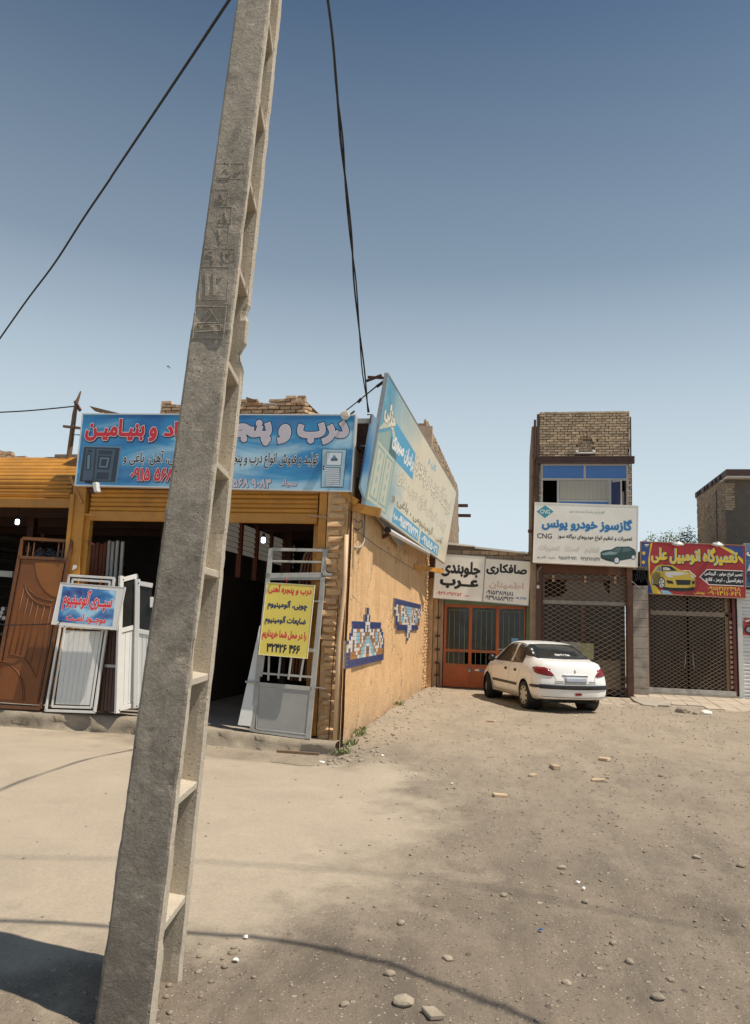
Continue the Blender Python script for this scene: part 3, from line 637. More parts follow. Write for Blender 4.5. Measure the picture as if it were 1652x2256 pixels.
# two mosaics
MC = {'b': flat('navy glaze', (.035,.06,.19), .3), 'w': flat('white glaze', (.72,.70,.66), .3), 'o': flat('ochre glaze', (.42,.20,.07), .3), 's': flat('sky glaze', (.28,.52,.66), .3), 'n': flat('brown glaze', (.22,.14,.10), .3), 'g': flat('grey glaze', (.45,.45,.45), .3)}
_TM = {}
def mosaic(name, label, y0, z0, rows, cw, ch, flipy=False):
    T = thing(name, label, 'mosaic', (WX, y0, z0), 'tile mosaics on the orange wall')
    n = max(len(r) for r in rows); nr = len(rows)
    MBk = MB()
    for r, row in enumerate(rows):
        for c, k in enumerate(row):
            if k == '.': continue
            key = (k, cw, ch)
            if key not in _TM: _TM[key] = MB().box(-.01, -cw/2+.004, -ch/2+.003, .012, cw/2-.004, ch/2-.003).mesh('tile', MC[k])
            o = link('tile', _TM[key], T); o.location = (.027+random.uniform(-.001,.002), (c+.5)*cw, (nr-1-r+.5)*ch)
            MBk.box(-.02, c*cw, (nr-1-r)*ch, .029, (c+1)*cw, (nr-r)*ch)
    MBk.build('grout', M['conc'], T, world=False)
    return T
m1 = ['...........b............',
      '...........b............',
      '..........bwb...........',
      '..........bwb...........',
      '..bbbbbbbbwwwbbbbbbbb...',
      '..bbbbbbbbwnwbbbbbbbb...',
      '..bwwoowwbwnwwbwoowwbb..',
      '.bbwwssowwnonwwwossowbb.',
      '.bwwwssownossonwossowwb.',
      'bwwnwssowossssonossownwb',
      'wwwnwoowosswwssowoownwwb',
      'wbwnwwwosswnnwssowwwnwbb',
      'bbooowoosswnnwssoowoooob',
      'bboooowsswwoowwsswooooob',
      'bbbbbbbbbbbbbbbbbbbbbbbb',
      'bbbbbbbbbbbbbbbbbbbbbbbb']
mosaic('tile_mosaic', 'blue and white stepped tile mosaic with its peak pointing up, lower on the wall', 11.30, 1.02, m1, .138, .0585)
m2 = ['bbbbbbbbbbbbbbbbbbbb','bbbbbbbbbbbbbbbbbbbb','bwnowwosssssosowwnwb','wwnowbwosssswowbownw','bwnowwwosswswowwonwb','.wwnwbwwosswowbwnww.','.bwosswwwossowwssob.','.bwosswbwoswowbssob.','.bboowwwwwowwwwooob.',
      '..bbbbbbbwwwbbbbbb..','..bbbbbbbwwwbbbbbb..','........bwwb........','.........wb.........','.........wb.........','.........b..........']
mosaic('tile_mosaic', 'smaller tile mosaic with its peak pointing down, higher and farther along the wall', 15.76, 1.33, m2, .222, .0600)
# ================================================================== ladder pole
def lerp(a, b, k): return a+(b-a)*k
def PX(zv): return lerp(-1.555, -1.36, zv/4.85)
def PW(zv): return max(.10, lerp(.275, .192, zv/4.85))
def PN(zv): return lerp(3.28, 3.42, zv/4.85)
def PXn(zv): return lerp(-1.487, -1.302, zv/4.85)
def PWn(zv): return max(.10, lerp(.252, .190, zv/4.85))
def PF(zv): return lerp(3.77, 3.75, zv/4.85)
PO = thing('utility_pole', 'tall leaning concrete utility pole with stepped recess on its side and cast marks', 'utility pole', mat=Matrix.Translation((-1.68, 3.5, 0)))
def flange(name, fx0, fx1, fy0, fy1, mt, amp, seed, z0=-.4, z1=8.6, dz=.022, nu=9, nv=3, chip=None):
    zs = np.arange(z0, z1, dz); vs = []
    per = [(i/nu, 0) for i in range(nu)]+[(1, i/nv) for i in range(nv)]+[(1-i/nu, 1) for i in range(nu)]+[(0, 1-i/nv) for i in range(nv)]
    n = len(per)
    for zv in zs:
        x0, x1, y0, y1 = fx0(zv), fx1(zv), fy0(zv), fy1(zv)
        for (a, b_) in per: vs.append((x0+(x1-x0)*a, y0+(y1-y0)*b_, zv, (a*2-1), (b_*2-1)))
    V = np.array(vs); s1 = V[:, 0]*1+V[:, 1]*.7
    n1 = vnoise(V[:, 0]+V[:, 1]*1.3+5, V[:, 2], 5, 3, seed)-.5; n2 = vnoise(V[:, 0]*1.1+V[:, 1]+9, V[:, 2], 15, 2, seed+3)-.5
    edge = ((abs(V[:, 3]) > .99) & (abs(V[:, 4]) > .99)).astype(float)
    e = np.clip(vnoise(V[:, 2], V[:, 0]*0+seed, 9, 4, seed+5)-.45, 0, 1)*edge*.016+edge*.003
    d = n1*amp+n2*amp
    if name == 'near_flange':
        ck = np.clip(vnoise(V[:, 0]*1.2+V[:, 1], V[:, 2], 3.2, 4, 77)-.56, 0, 1)*.05; d = d-ck*(.4+vnoise(V[:, 0], V[:, 2], 22, 2, 78))
    if chip: d = d-np.array([chip(zv) for zv in V[:, 2]])*(V[:, 3] > .9)
    X = V[:, 0]+V[:, 3]*(d-e)*(abs(V[:, 3]) > .99); Y = V[:, 1]+V[:, 4]*(d-e)*(abs(V[:, 4]) > .99)
    me = bpy.data.meshes.new(name); inv = PO.matrix_basis.inverted(); m_ = len(zs)
    me.from_pydata([tuple(inv@Vector((float(a), float(b_), float(c_)))) for a, b_, c_ in zip(X, Y, V[:, 2])], [], [(i*n+k, i*n+(k+1)%n, (i+1)*n+(k+1)%n, (i+1)*n+k) for i in range(m_-1) for k in range(n)]+[tuple((m_-1)*n+k for k in range(n))])
    me.materials.append(mt)
    if name == 'near_flange':
        me.materials.append(M['pole2'])
        for i in range(m_-1):
            for k in range(nu, nu+nv): me.polygons[i*n+k].material_index = 1
    me.update(); return link(name, me, PO)
mp, t, b = base('pole concrete', .92, spec=.25); c = coords(t)
g = ramp(t, noise(t, c, 4, 8, .7, .3), [(.3, (.33,.285,.225)), (.7, (.53,.465,.375))]); g = mix(t, .45, g, ramp(t, noise(t, c, 60, 5, .75), [(.32, (.23,.195,.155)), (.60, (.58,.515,.415))]))
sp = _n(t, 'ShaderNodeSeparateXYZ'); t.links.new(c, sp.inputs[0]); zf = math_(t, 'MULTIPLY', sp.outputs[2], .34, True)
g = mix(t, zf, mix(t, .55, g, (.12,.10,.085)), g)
vo = _n(t, 'ShaderNodeTexVoronoi'); vo.inputs['Scale'].default_value = 34; t.links.new(c, vo.inputs['Vector'])
pits = ramp(t, vo.outputs['Distance'], [(.05, (1,1,1)), (.16, (0,0,0))]); pk = mix(t, ramp(t, noise(t, c, 9, 2), [(.5, (0,0,0)), (.6, (1,1,1))]), (0,0,0), pits)
g = mix(t, ramp(t, noise(t, c, 2.2, 7, .7, .8), [(.45, (0,0,0)), (.6, (.5,)*3)]), g, (.15,.13,.11)); g = mix(t, ramp(t, noise(t, c, 7, 6, .75, .6), [(.53, (0,0,0)), (.66, (.55,)*3)]), g, (.50,.44,.35)); g = mix(t, pk, g, (.08,.07,.06)); t.links.new(g, b.inputs['Base Color'])
bump(t, b, math_(t, 'SUBTRACT', math_(t, 'ADD', math_(t, 'MULTIPLY', noise(t, c, 11, 8, .72, .4), 2.2), math_(t, 'MULTIPLY', noise(t, c, 70, 4, .8), .5)), pk), .7, .014); M['pole'] = mp
mp2, t, b = base('pole smooth concrete', .88, spec=.25); c = coords(t)
g = ramp(t, noise(t, c, 5, 7, .7), [(.3, (.46,.40,.31)), (.7, (.58,.515,.41))]); g = mix(t, .3, g, ramp(t, noise(t, c, 90, 3, .7), [(.35, (.25,.22,.18)), (.6, (.5,.46,.4))]))
vo = _n(t, 'ShaderNodeTexVoronoi'); vo.inputs['Scale'].default_value = 45; t.links.new(c, vo.inputs['Vector'])
pk = mix(t, ramp(t, noise(t, c, 12, 2), [(.48, (0,0,0)), (.56, (1,1,1))]), (0,0,0), ramp(t, vo.outputs['Distance'], [(.1, (1,1,1)), (.2, (0,0,0))]))
g = mix(t, pk, g, (.12,.10,.08)); t.links.new(g, b.inputs['Base Color']); bump(t, b, math_(t, 'SUBTRACT', noise(t, c, 60, 5, .75), pk), .5, .008); M['pole2'] = mp2
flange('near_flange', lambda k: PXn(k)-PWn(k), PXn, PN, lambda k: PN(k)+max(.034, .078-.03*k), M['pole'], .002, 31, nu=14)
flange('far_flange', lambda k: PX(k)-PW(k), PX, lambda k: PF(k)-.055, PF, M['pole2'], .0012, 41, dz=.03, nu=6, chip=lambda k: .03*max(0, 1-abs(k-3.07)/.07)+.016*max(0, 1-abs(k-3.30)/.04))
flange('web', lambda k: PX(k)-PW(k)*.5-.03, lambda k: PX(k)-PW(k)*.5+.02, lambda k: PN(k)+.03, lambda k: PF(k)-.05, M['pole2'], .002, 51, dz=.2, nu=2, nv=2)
for zf_ in (.37,.90,1.42,1.93,2.44,2.94,3.43,3.91,4.38,4.85,5.3,5.75,6.2,6.65,7.1,7.55):
    a, w, n0, f0, an_ = PX(zf_), PW(zf_), PN(zf_)+.032, PF(zf_)-.045, PXn(zf_)+.004
    s = MB(); s.hexa([(a-w*.5,n0,zf_-.05),(an_-.016,n0,zf_-.035),(a-.012,f0,zf_-.035),(a-w*.5,f0,zf_-.05),(a-w*.5,n0,zf_+.012),(an_-.016,n0,zf_),(a-.012,f0,zf_),(a-w*.5,f0,zf_+.012)]); s.build('step_rib', M['pole2'], PO, bevel=.004)
# cast marks on the near face
FN = thing('tmp', 'x', 'x', mat=frame((PXn(0)-PWn(0), PN(0), 0), (PXn(0), PN(0), 0), (PXn(4.85)-PWn(4.85), PN(4.85), 4.85)))
def ridge(i, pts, r=.0055):
    P_ = []
    for p_ in pts:
        u_, v_ = uv(FN, z(i, *p_)); P_.append(FN.matrix_basis @ Vector((u_, .0015, v_)))
    MB().tube(P_, r*.5, 5).build('cast_ridge', M['pole'], PO)
def castbox(l, tp, r, bt, sl=-12): ridge('p', [(l+sl*-1, tp), (r+sl*-1, tp+2), (r, bt), (l, bt), (l+sl*-1, tp)])
castbox(225, 1625, 388, 1795, -18); castbox(258, 1415, 408, 1590, -12); castbox(284, 1318, 360, 1392, -6); castbox(366, 1318, 444, 1392, -6)
castbox(340, 1200, 412, 1296, -8); castbox(352, 1096, 428, 1184, -8); castbox(334, 1004, 408, 1084, -8); castbox(345, 866, 412, 958, -8); castbox(420, 866, 494, 950, -8)
ridge('p', [(250,1715),(318,1640),(365,1712),(250,1715)]); ridge('p', [(246,1728),(375,1722),(372,1755),(243,1760),(246,1728)]); ridge('p', [(290,1710),(330,1665)])
def cast_text(s, l, tp, r, bt):
    o = txt(FN, s, zb(FN, 'p', l, tp, r, bt), M['pole'], .01, 0, 'cast_figure')
    o.parent = PO; o.matrix_basis = PO.matrix_basis.inverted() @ FN.matrix_basis
    md = o.modifiers.new('solid', 'SOLIDIFY'); md.thickness = .005; md.offset = 0
for s, q in (('۵۰', (362,880,480,945)), ('۵', (352,1015,392,1075)), ('۸', (368,1106,414,1176)), ('۷', (356,1212,398,1286)), ('۹', (300,1330,345,1384)), ('۴', (380,1330,428,1384)), ('۱۲', (285,1440,390,1570))): cast_text(s, *q)
bpy.data.objects.remove(FN)
# low heap of dirt round the foot
o = scatter_stones('pebbles', 500, (-2.3, -1.0), (2.6, 4.4), .008, .035, lambda X, Y, S_: np.exp(-((X+1.65)**2+(Y-3.55)**2)/.16), M['stone'], 1.5)
tag(o, 'small stones and clods gathered round the foot of the utility pole', 'stones')

# ================================================================== cables
def cable(name, pts, r, label, group=None, n=8, smooth_steps=6):
    P_ = [Vector(p) for p in pts]; Q = []
    for i in range(len(P_)-1):
        a, b_, c2, d2 = P_[max(i-1, 0)], P_[i], P_[i+1], P_[min(i+2, len(P_)-1)]
        for k in range(smooth_steps):
            s = k/smooth_steps; Q.append(.5*((2*b_)+(c2-a)*s+(2*a-5*b_+4*c2-d2)*s*s+(3*b_-a-3*c2+d2)*s**3))
    Q.append(P_[-1]); return tag(MB().tube(Q, r, n).build(name, M['wire'], smooth=True), label, 'cable', group)
pl = [(560,-80,4.6),(505,0,5.0),(440,98,5.4),(372,200,5.9),(305,300,6.5),(248,385,7.1),(240,398,7.2),(183,482,7.8),(120,580,8.5),(60,660,9.2),(0,745,9.9),(-60,830,10.6)]
cable('overhead_cable', [onY((a,b_), c_) for a, b_, c_ in pl], .0125, 'single black cable slanting down to the left across the sky')
tw = [(700,-160,4.2),(722,0,4.9),(733,90,5.4),(741,200,6.0),(752,310,6.7),(762,420,7.4),(772,520,8.1),(781,620,8.8),(790,720,9.6),(800,820,10.4),(811,908,11.15)]
for s in (-1, 1):
    P_ = [onY((a+s*(0 if i < 3 else 2.6*math.sin(i*1.9+.4)+s*.8), b_), c_) for i, (a, b_, c_) in enumerate(tw)]
    cable('service_cable', P_, .011 if s < 0 else .009, 'left strand of the twisted pair of cables dropping to the shop corner' if s < 0 else 'right strand of the twisted pair of cables dropping to the shop corner', 'twisted cable pair')
cable('side_wire', [onY((-40,910),12), onY((60,905),12), onY((165,895),12)], .012, 'thin wire from the left frame edge tied to the crooked wooden post')
tag(MB().tube([onY(z(2,1060,35),11.4), onY(z(2,1005,72),11.4), onY(z(2,890,165),11.35), onY(z(2,782,250),11.3)], [.012,.012,.009,.009], 6).build('stay_wire', M['wire']), 'short stay wire from the side sign down to the long blue sign', 'wire')
IR = thing('roof_iron', 'rusty angle irons sticking out from the top corner of the leaning side sign', 'bracket', onY(z(2,1060,30),11.4))
for a, b_ in (((935,40),(1035,2)), ((945,14),(1065,22)), ((880,180),(900,158)), ((1002,78),(1058,38))): MB().beam(onY(z(2,*a),11.45), onY(z(2,*b_),11.40), .035, .035).build('angle_iron', M['rust'], IR)
# cables out of frame overhead: their shadows cross the yard
def over(pts, H): return [Vector((p.x, p.y, 0))+SUNV*(H/SUNV.z) for p in pts]
g1_ = [onZ(p) for p in ((-400,2010),(0,2025),(200,2034),(420,2048),(560,2055),(650,2062),(760,2086),(850,2114),(950,2152),(1050,2185),(1140,2222),(1280,2290),(1500,2400))]
cable('overhead_cable', [g1_[0]+Vector((-6,.1,0))+SUNV*(6/SUNV.z)]+over(g1_, 6.0)+[g1_[-1]+Vector((4,-1,0))+SUNV*(6/SUNV.z)], .020, 'thick cable strung overhead whose shadow curves across the foreground dirt')
g2_ = [onZ(p) for p in ((-300,1880),(300,1888),(430,1893),(700,1909),(900,1926),(1300,1990),(2200,2150))]
cable('overhead_cable', over(g2_, 15.0), .011, 'thinner cable strung overhead whose faint shadow crosses beyond the pole')
# ================================================================== signs
def board(name, label, cat, BL, BR, TL, mt, th=.08, rim=None, group=None, rw=.02):
    S = thing(name, label, cat, mat=frame(BL, BR, TL), group=group); W = (Vector(BR)-Vector(BL)).length; H = (Vector(TL)-Vector(BL)).length
    MB().box(0, 0, 0, W, th, H).build('panel', mt, S, world=False)
    rim = rim or M['grey']; f = MB()
    for a in ((-rw,-rw,W+rw,0),(-rw,H,W+rw,H+rw),(-rw,0,0,H),(W,0,W+rw,H)): f.box(a[0], -.006, a[1], a[2], th+.01, a[3])
    f.build('frame', rim, S, world=False); S['w'] = W; S['h'] = H; return S
def banner_mat(name, c0, c1, c2, sc=(.35,1,1.4), rot=.5, cream=None):
    """printed flex: long pale streaks over a blue field, in the board's own coordinates"""
    m, t, b = base(name, .42); v = coords(t, world=False); mp_ = _n(t, 'ShaderNodeMapping'); mp_.inputs['Rotation'].default_value = (0, rot, 0); mp_.inputs['Scale'].default_value = sc
    t.links.new(v, mp_.inputs[0]); n = noise(t, mp_.outputs[0], 1.5, 3, .5, .8)
    col = ramp(t, n, [(.32, c0), (.5, c1), (.66, c2)])
    if cream:
        sx = _n(t, 'ShaderNodeSeparateXYZ'); t.links.new(v, sx.inputs[0]); k = math_(t, 'MULTIPLY_ADD', sx.outputs[0], cream[0]); t.nodes[-1].inputs[2].default_value = cream[1]
        k = math_(t, 'ADD', k, math_(t, 'MULTIPLY', math_(t, 'SUBTRACT', n, .5), 1.2), True); col = mix(t, k, col, cream[2])
    col = mix(t, ramp(t, noise(t, v, 1.3, 7, .7), [(.5, (0,0,0)), (.8, (.35,)*3)]), col, (.35,.33,.29))
    t.links.new(col, b.inputs['Base Color']); bump(t, b, math_(t, 'ADD', noise(t, v, 1.2, 2, .4), math_(t, 'MULTIPLY', noise(t, coords(t, world=False, stretch=(6,1,.7)), 1.0, 3, .5), .35)), .35, .05); return m
mb_ = banner_mat('blue flex', (.02,.14,.40), (.05,.30,.58), (.42,.66,.80))
Yb = 11.26
S = board('shop_sign', 'long blue sign with red and lilac lettering across the workshop front', 'sign', onY(z(1,500,725),Yb), onY(z(2,830,765),Yb), onY(z(1,545,262),Yb), mb_, .10, M['alu'])
W_, K_, LI = M['white'], M['ink'], M['lilac']
RS = [(.03, flat('pale stroke', (.80,.70,.74)), 0, 0), (.05, K_, .012, -.012)]
LS = [(.02, flat('pale lilac stroke', (.80,.76,.78)), 0, 0), (.05, flat('deep blue stroke', (.012,.025,.08)), .0, 0)]
txt(S, 'و بنیـامیـن', zb(S,1,565,290,1040,440), M['red'], .05, strokes=RS)
txt(S, 'سجـاد', zb(S,1,1080,310,1420,430), M['red'], .05, strokes=RS)
txt(S, 'درب و پنجــره', zb(S,2,-150,300,815,465), LI, .055, strokes=LS)
txt(S, 'تولید و فروش انواع درب و پنجره ضد', zb(S,2,-60,512,615,618), K_, .018, strokes=[(.04, W_, 0, 0)])
txt(S, 'چوبی، آهن، باغی و...', zb(S,1,815,500,1230,605), K_, .018, strokes=[(.04, W_, 0, 0)])
txt(S, '۰۹۱۵ ۵۶۸ ۹۰۸۴', zb(S,1,862,615,1330,705), M['red'], .035, strokes=RS)
txt(S, '۰۹۱۵ ۵۶۸ ۹۰۸۴', zb(S,2,-80,684,305,745), LI, .04, strokes=[(.02, M['navy'], .006, -.006)])
txt(S, 'سجاد', zb(S,2,370,690,475,742), LI, .04, strokes=[(.02, M['navy'], .006, -.006)])
dk, dm, dl = flat('door print dark', (.035,.05,.075)), flat('door print mid', (.075,.12,.17)), flat('door print light', (.16,.26,.34))
def zr(S, i, l, t_, r, b_, mt, lift=.001, name='print'): return zpoly(S, i, [(l,b_),(r,b_),(r,t_),(l,t_)], mt, lift, name)
zpoly(S,1,[(515,712),(770,712),(802,474),(548,468)], dl, .001, 'door_print'); zpoly(S,1,[(524,706),(762,708),(792,482),(556,476)], dk, .0016, 'door_print')
zpoly(S,1,[(545,695),(610,697),(628,488),(570,486)], dm, .0022, 'door_print'); zpoly(S,1,[(622,698),(730,700),(762,492),(640,488)], dm, .0022, 'door_print')
for q in (((565,630),(600,631),(604,520),(572,519)), ((640,625),(722,628),(738,535),(650,532)), ((636,690),(716,692),(722,645),(640,642)), ((650,525),(742,528),(746,500),(654,498)), ((578,512),(608,513),(610,494),(580,493))): zpoly(S,1,q, dk, .0028, 'door_print')
for q in (((655,610),(708,612),(722,548),(664,546)), ((574,622),(590,622),(596,530),(580,529))): zpoly(S,1,q, dl, .0034, 'door_print'); 
for q in (((662,602),(700,604),(712,556),(670,554)),): zpoly(S,1,q, dk, .004, 'door_print')
pl_, pw = flat('pale door print', (.40,.60,.70)), flat('white door print', (.72,.78,.82))
zpoly(S,2,[(632,745),(782,745),(806,490),(640,488)], dk, .001, 'door_print'); zpoly(S,2,[(637,740),(778,740),(801,494),(645,492)], pl_, .0016, 'door_print')
zpoly(S,2,[(668,598),(768,600),(776,512),(668,510)], dk, .0022, 'door_print'); zpoly(S,2,[(671,595),(765,597),(772,515),(671,513)], pw, .0028, 'door_print')
zpoly(S,2,[(700,560),(745,560),(722,526)], dl, .0034, 'door_print'); zr(S,2,700,552,744,568,dm,.004,'door_print')
zpoly(S,2,[(660,736),(758,738),(765,612),(664,610)], dm, .0022, 'door_print')
for k in range(9): zpoly(S,2,[(663,733-k*13.5),(757-.0*k,735-k*13.5),(758,726-k*13.5),(663,724-k*13.5)], pw, .0028, 'door_print')
zr(S,2,645,600,660,608,dk,.003,'door_print'); zr(S,2,646,615,656,628,dk,.003,'door_print')
# a round floodlight at its right top corner, small lamp under its left corner
L_ = thing('flood_lamp', 'small round white lamp clipped to the top right corner of the long blue sign', 'lamp', onY(z(2,795,270),11.2))
c_ = onY(z(2,795,272),11.16); MB().lathe([(.0,-.03),(.055,-.03),(.075,.02),(.06,.07),(.0,.08)], c_, (.2,-1,.25), 14).build('head', M['alu'], L_, smooth=True); MB().lathe([(0,.082),(.05,.078)], c_, (.2,-1,.25), 14).build('lens', flat('lamp lens', (.45,.38,.30), .3), L_); MB().beam(onY(z(2,855,240),11.3), c_+Vector((0,.08,0)), .03).build('arm', M['black'], L_)
L_ = thing('flood_lamp', 'small tilted tin lamp hanging below the left end of the long blue sign', 'lamp', onY(z(1,625,740),11.2))
MB().prism([onY(z(1,*p),11.18) for p in ((610,712),(632,706),(640,768),(622,775))], (.02,.10,0)).build('reflector', M['alu'], L_); MB().beam(onY(z(1,565,708),11.22), onY(z(1,632,712),11.2), .03).build('arm', M['black'], L_)
MB().beam(onY(z(1,620,715),11.2), onY(z(1,625,690),11.24), .02).build('clamp', M['black'], L_)

# leaning sign along the side wall
ms = banner_mat('faded side flex', (.06,.28,.42), (.16,.42,.55), (.45,.62,.65), (.25,1,.8), .7, (.26, .05, (.76,.70,.54)))
S = board('side_sign', 'long faded sign leaning out over the orange side wall', 'sign', (-2.28,11.36,3.49), (-2.0,21.6,3.44), (-2.0,11.38,5.52), ms, .05, M['alud'])
def sb(x0, y0, x1, y1, v0, v1): return uv(S, z(2,x0,y0))[0], v0, uv(S, z(2,x1,y1))[0], v1
FS = [(.035, flat('faded outline', (.30,.27,.20)), 0, 0)]; cr = flat('cream print', (.78,.73,.60)); fd = flat('faded brown print', (.30,.28,.22))
bl = flat('bleached blue print', (.10,.38,.60))
poly(S, [(uv(S,z(2,1105,380))[0],1.02),(uv(S,z(2,1262,560))[0],1.05),(uv(S,z(2,1262,500))[0],1.55),(uv(S,z(2,1105,330))[0],1.6)], bl, .0008)
txt(S, 'جزئی', sb(1062,205,1148,205,1.38,1.74), cr, .05, strokes=FS)
txt(S, 'برادران صبوری', sb(1114,400,1258,530,1.14,1.48), W_, .05)
txt(S, 'فروشگاه درب و پنجره', sb(1265,540,1500,830,1.16,1.72), cr, .04, strokes=FS)
txt(S, 'کلی و', sb(1350,540,1400,590,1.70,1.90), M['sky2'], .03)
txt(S, 'تولید و فروش انواع درب های', sb(1138,650,1462,980,.66,.98), cr, .03, strokes=[(.03, flat('faded outline', (.30,.27,.20)), 0, 0)])
txt(S, 'آهنی ، آلومینیومی ، باغی و ...', sb(1102,815,1440,1080,.34,.58), fd, .03)
for a, b_ in (((1112,905),(1280,1060)), ((1292,1060),(1408,1170))): poly(S, [(uv(S,z(2,*a))[0],.03),(uv(S,z(2,*b_))[0],.03),(uv(S,z(2,*b_))[0],.30),(uv(S,z(2,*a))[0],.30)], bl, .0008)
txt(S, '۰۹۱۵۳۱۱۷۲۳۱', sb(1145,950,1275,1050,.07,.26), W_, .04); txt(S, 'همراه', sb(1116,910,1142,930,.08,.24), W_, .03)
txt(S, '۰۹۱۵۵۰۲۱', sb(1298,1080,1402,1160,.07,.26), W_, .03)
# printed double door on its near end
pd, pe = flat('print door green', (.30,.42,.38)), flat('print door cream', (.55,.58,.48))
u0, u1 = uv(S,z(2,945,700))[0], uv(S,z(2,1110,700))[0]; uw = u1-u0
poly(S, [(u0+.02,.06),(u0+uw*.93,.06),(u0+uw*.97,1.12),(u0+uw*.5,1.35),(u0+uw*.06,1.12)], pd, .0008, 'door_print'); poly(S, [(u0+uw*.08,.09),(u0+uw*.88,.09),(u0+uw*.90,1.02),(u0+uw*.1,1.02)], pe, .0014, 'door_print')
for a, b_ in ((.12,.46),(.52,.86)):
    poly(S, [(u0+uw*a,.14),(u0+uw*b_,.14),(u0+uw*b_,.97),(u0+uw*a,.97)], pd, .002, 'door_print')
    poly(S, [(u0+uw*(a+.04),.18),(u0+uw*(b_-.04),.18),(u0+uw*(b_-.04),.93),(u0+uw*(a+.04),.93)], pe, .0026, 'door_print')
    for k in range(4): poly(S, [(u0+uw*(a+.17)+.05*math.cos(q*1.05), .27+k*.19+.07*math.sin(q*1.05)) for q in range(6)], pd, .0032, 'door_print')
poly(S, [(u0+uw*.03,1.16),(u0+uw*.5,1.42),(u0+uw*.97,1.16),(u0+uw*.8,1.36),(u0+uw*.5,1.52),(u0+uw*.2,1.36)], pe, .0014, 'door_print')
# the narrow blue banner seen edge-on behind it
P_ = [onY(z(2,*p),11.22) for p in ((895,735),(925,815),(1008,300),(975,255))]
o = MB().prism(P_, (-.05,.10,0)); tag(o.build('folded_banner', banner_mat('blue banner', (.03,.16,.42), (.10,.32,.60), (.42,.62,.75), (1,1,.6), .2)), 'narrow sagging blue banner squeezed between the blue sign and the side sign', 'banner')
o = MB().tube([onY(z(2,940,262),11.2), onY(z(2,965,262),11.2), onY(z(2,958,320),11.2)], .012, 6); tag(o.build('insulator', M['rust']), 'rusty insulator where the cable pair meets the shop corner', 'insulator')

# two cream boards over the orange doors
Yw = 22.05
G_ = 'cream sign boards over the orange doors'
S = board('shop_sign', 'cream sign board with two large black words, left over the orange doors', 'sign', onY(z(3,60,1452),Yw), onY(z(3,420,1480),Yw), onY(z(3,85,1130),Yw), M['board'], .12, M['alud'], G_)
txt(S, 'جلوبندی', zb(S,3,118,1185,408,1305), K_, .05); txt(S, 'عــرب', zb(S,3,108,1315,395,1392), K_, .06); txt(S, '۰۹۳۶۰۲۹۶۲۵۲', zb(S,3,85,1410,272,1436), M['red'], .02); txt(S, 'حمید', zb(S,3,290,1432,328,1446), M['red'], .02)
S = board('shop_sign', 'cream sign board with one black word and blue phone numbers above the doors', 'sign', onY(z(3,426,1480),Yw), onY(z(3,757,1508),Yw), onY(z(3,438,1166),Yw), M['board'], .12, M['alud'], G_)
txt(S, 'صافکاری', zb(S,3,450,1205,750,1292), K_, .05); txt(S, 'اطمینان', zb(S,3,470,1335,725,1395), M['fadedr'], .04)
txt(S, '۰۹۱۵۳۸۱۹۱۸۱', zb(S,3,448,1402,648,1434), M['navy'], .03); txt(S, '۰۹۳۹۸۵۸۳۹۲۲', zb(S,3,440,1440,652,1474), M['navy'], .03); txt(S, 'بهرام پور', zb(S,3,662,1440,745,1468), M['blue'], .03)

# gas conversion shop sign
Yc = 21.42
S = board('shop_sign', 'cream sign with blue title and dark green car print on the brick tower', 'sign', onY(z(3,797,1187),Yc), onY(z(3,1556,1222),Yc), onY(z(3,805,756),Yc), M['board'], .28, M['board'])
tq = flat('teal print', (.045,.33,.40)); zpoly(S,3,[(820,820),(880,868),(945,820),(882,774)], tq, .001, 'emblem')
txt(S, 'CNG', zb(S,3,845,805,918,836), W_, .02, .002); txt(S, 'CNG', zb(S,3,824,980,932,1018), K_, .015)
txt(S, 'اللهم صل علی محمد و آل محمد و عجل فرجهم', zb(S,3,1062,808,1318,838), flat('green script', (.22,.30,.24)), .005)
txt(S, 'گازسوز خودرو یونس', zb(S,3,858,868,1522,968), M['blue'], .045, strokes=[(.03, flat('pale blue stroke', (.42,.62,.75)), 0, 0)])
txt(S, 'تعمیرات و تنظیم انواع خودروهای دوگانه سوز', zb(S,3,975,990,1522,1038), K_, .03)
txt(S, 'تنظیم - تست - تعمیرات', zb(S,3,835,1070,1280,1128), flat('pale print', (.72,.69,.62)), .02, strokes=[(.014, flat('thin grey outline', (.50,.47,.42)), .0, 0)])
txt(S, 'مدیریت : قاشی پور', zb(S,3,820,1146,958,1168), K_, .015); txt(S, '۰۹۱۵۸۲۴۰۹۷۱', zb(S,3,976,1148,1112,1174), K_, .015); txt(S, '۰۹۳۵۴۷۷۸۱۴۷', zb(S,3,1138,1154,1286,1182), K_, .015)
cg, cgd, cgl = flat('car print green', (.035,.085,.085)), flat('car print glass', (.10,.17,.18)), flat('car print light', (.25,.36,.36))
zpoly(S,3,[(1290,1160),(1288,1120),(1310,1105),(1370,1098),(1405,1078),(1500,1076),(1540,1098),(1550,1120),(1546,1160),(1520,1165),(1440,1180),(1380,1192),(1330,1180)], cg, .001, 'car_print')
zpoly(S,3,[(1375,1110),(1410,1084),(1440,1084),(1430,1118)], cgd, .0016, 'car_print'); zpoly(S,3,[(1445,1118),(1455,1086),(1498,1084),(1520,1102),(1500,1112)], cgd, .0016, 'car_print')
zpoly(S,3,[(1296,1128),(1360,1112),(1420,1122),(1400,1135),(1310,1140)], cgl, .0016, 'car_print'); zpoly(S,3,[(1296,1158),(1370,1172),(1372,1180),(1300,1168)], K_, .0016, 'car_print')
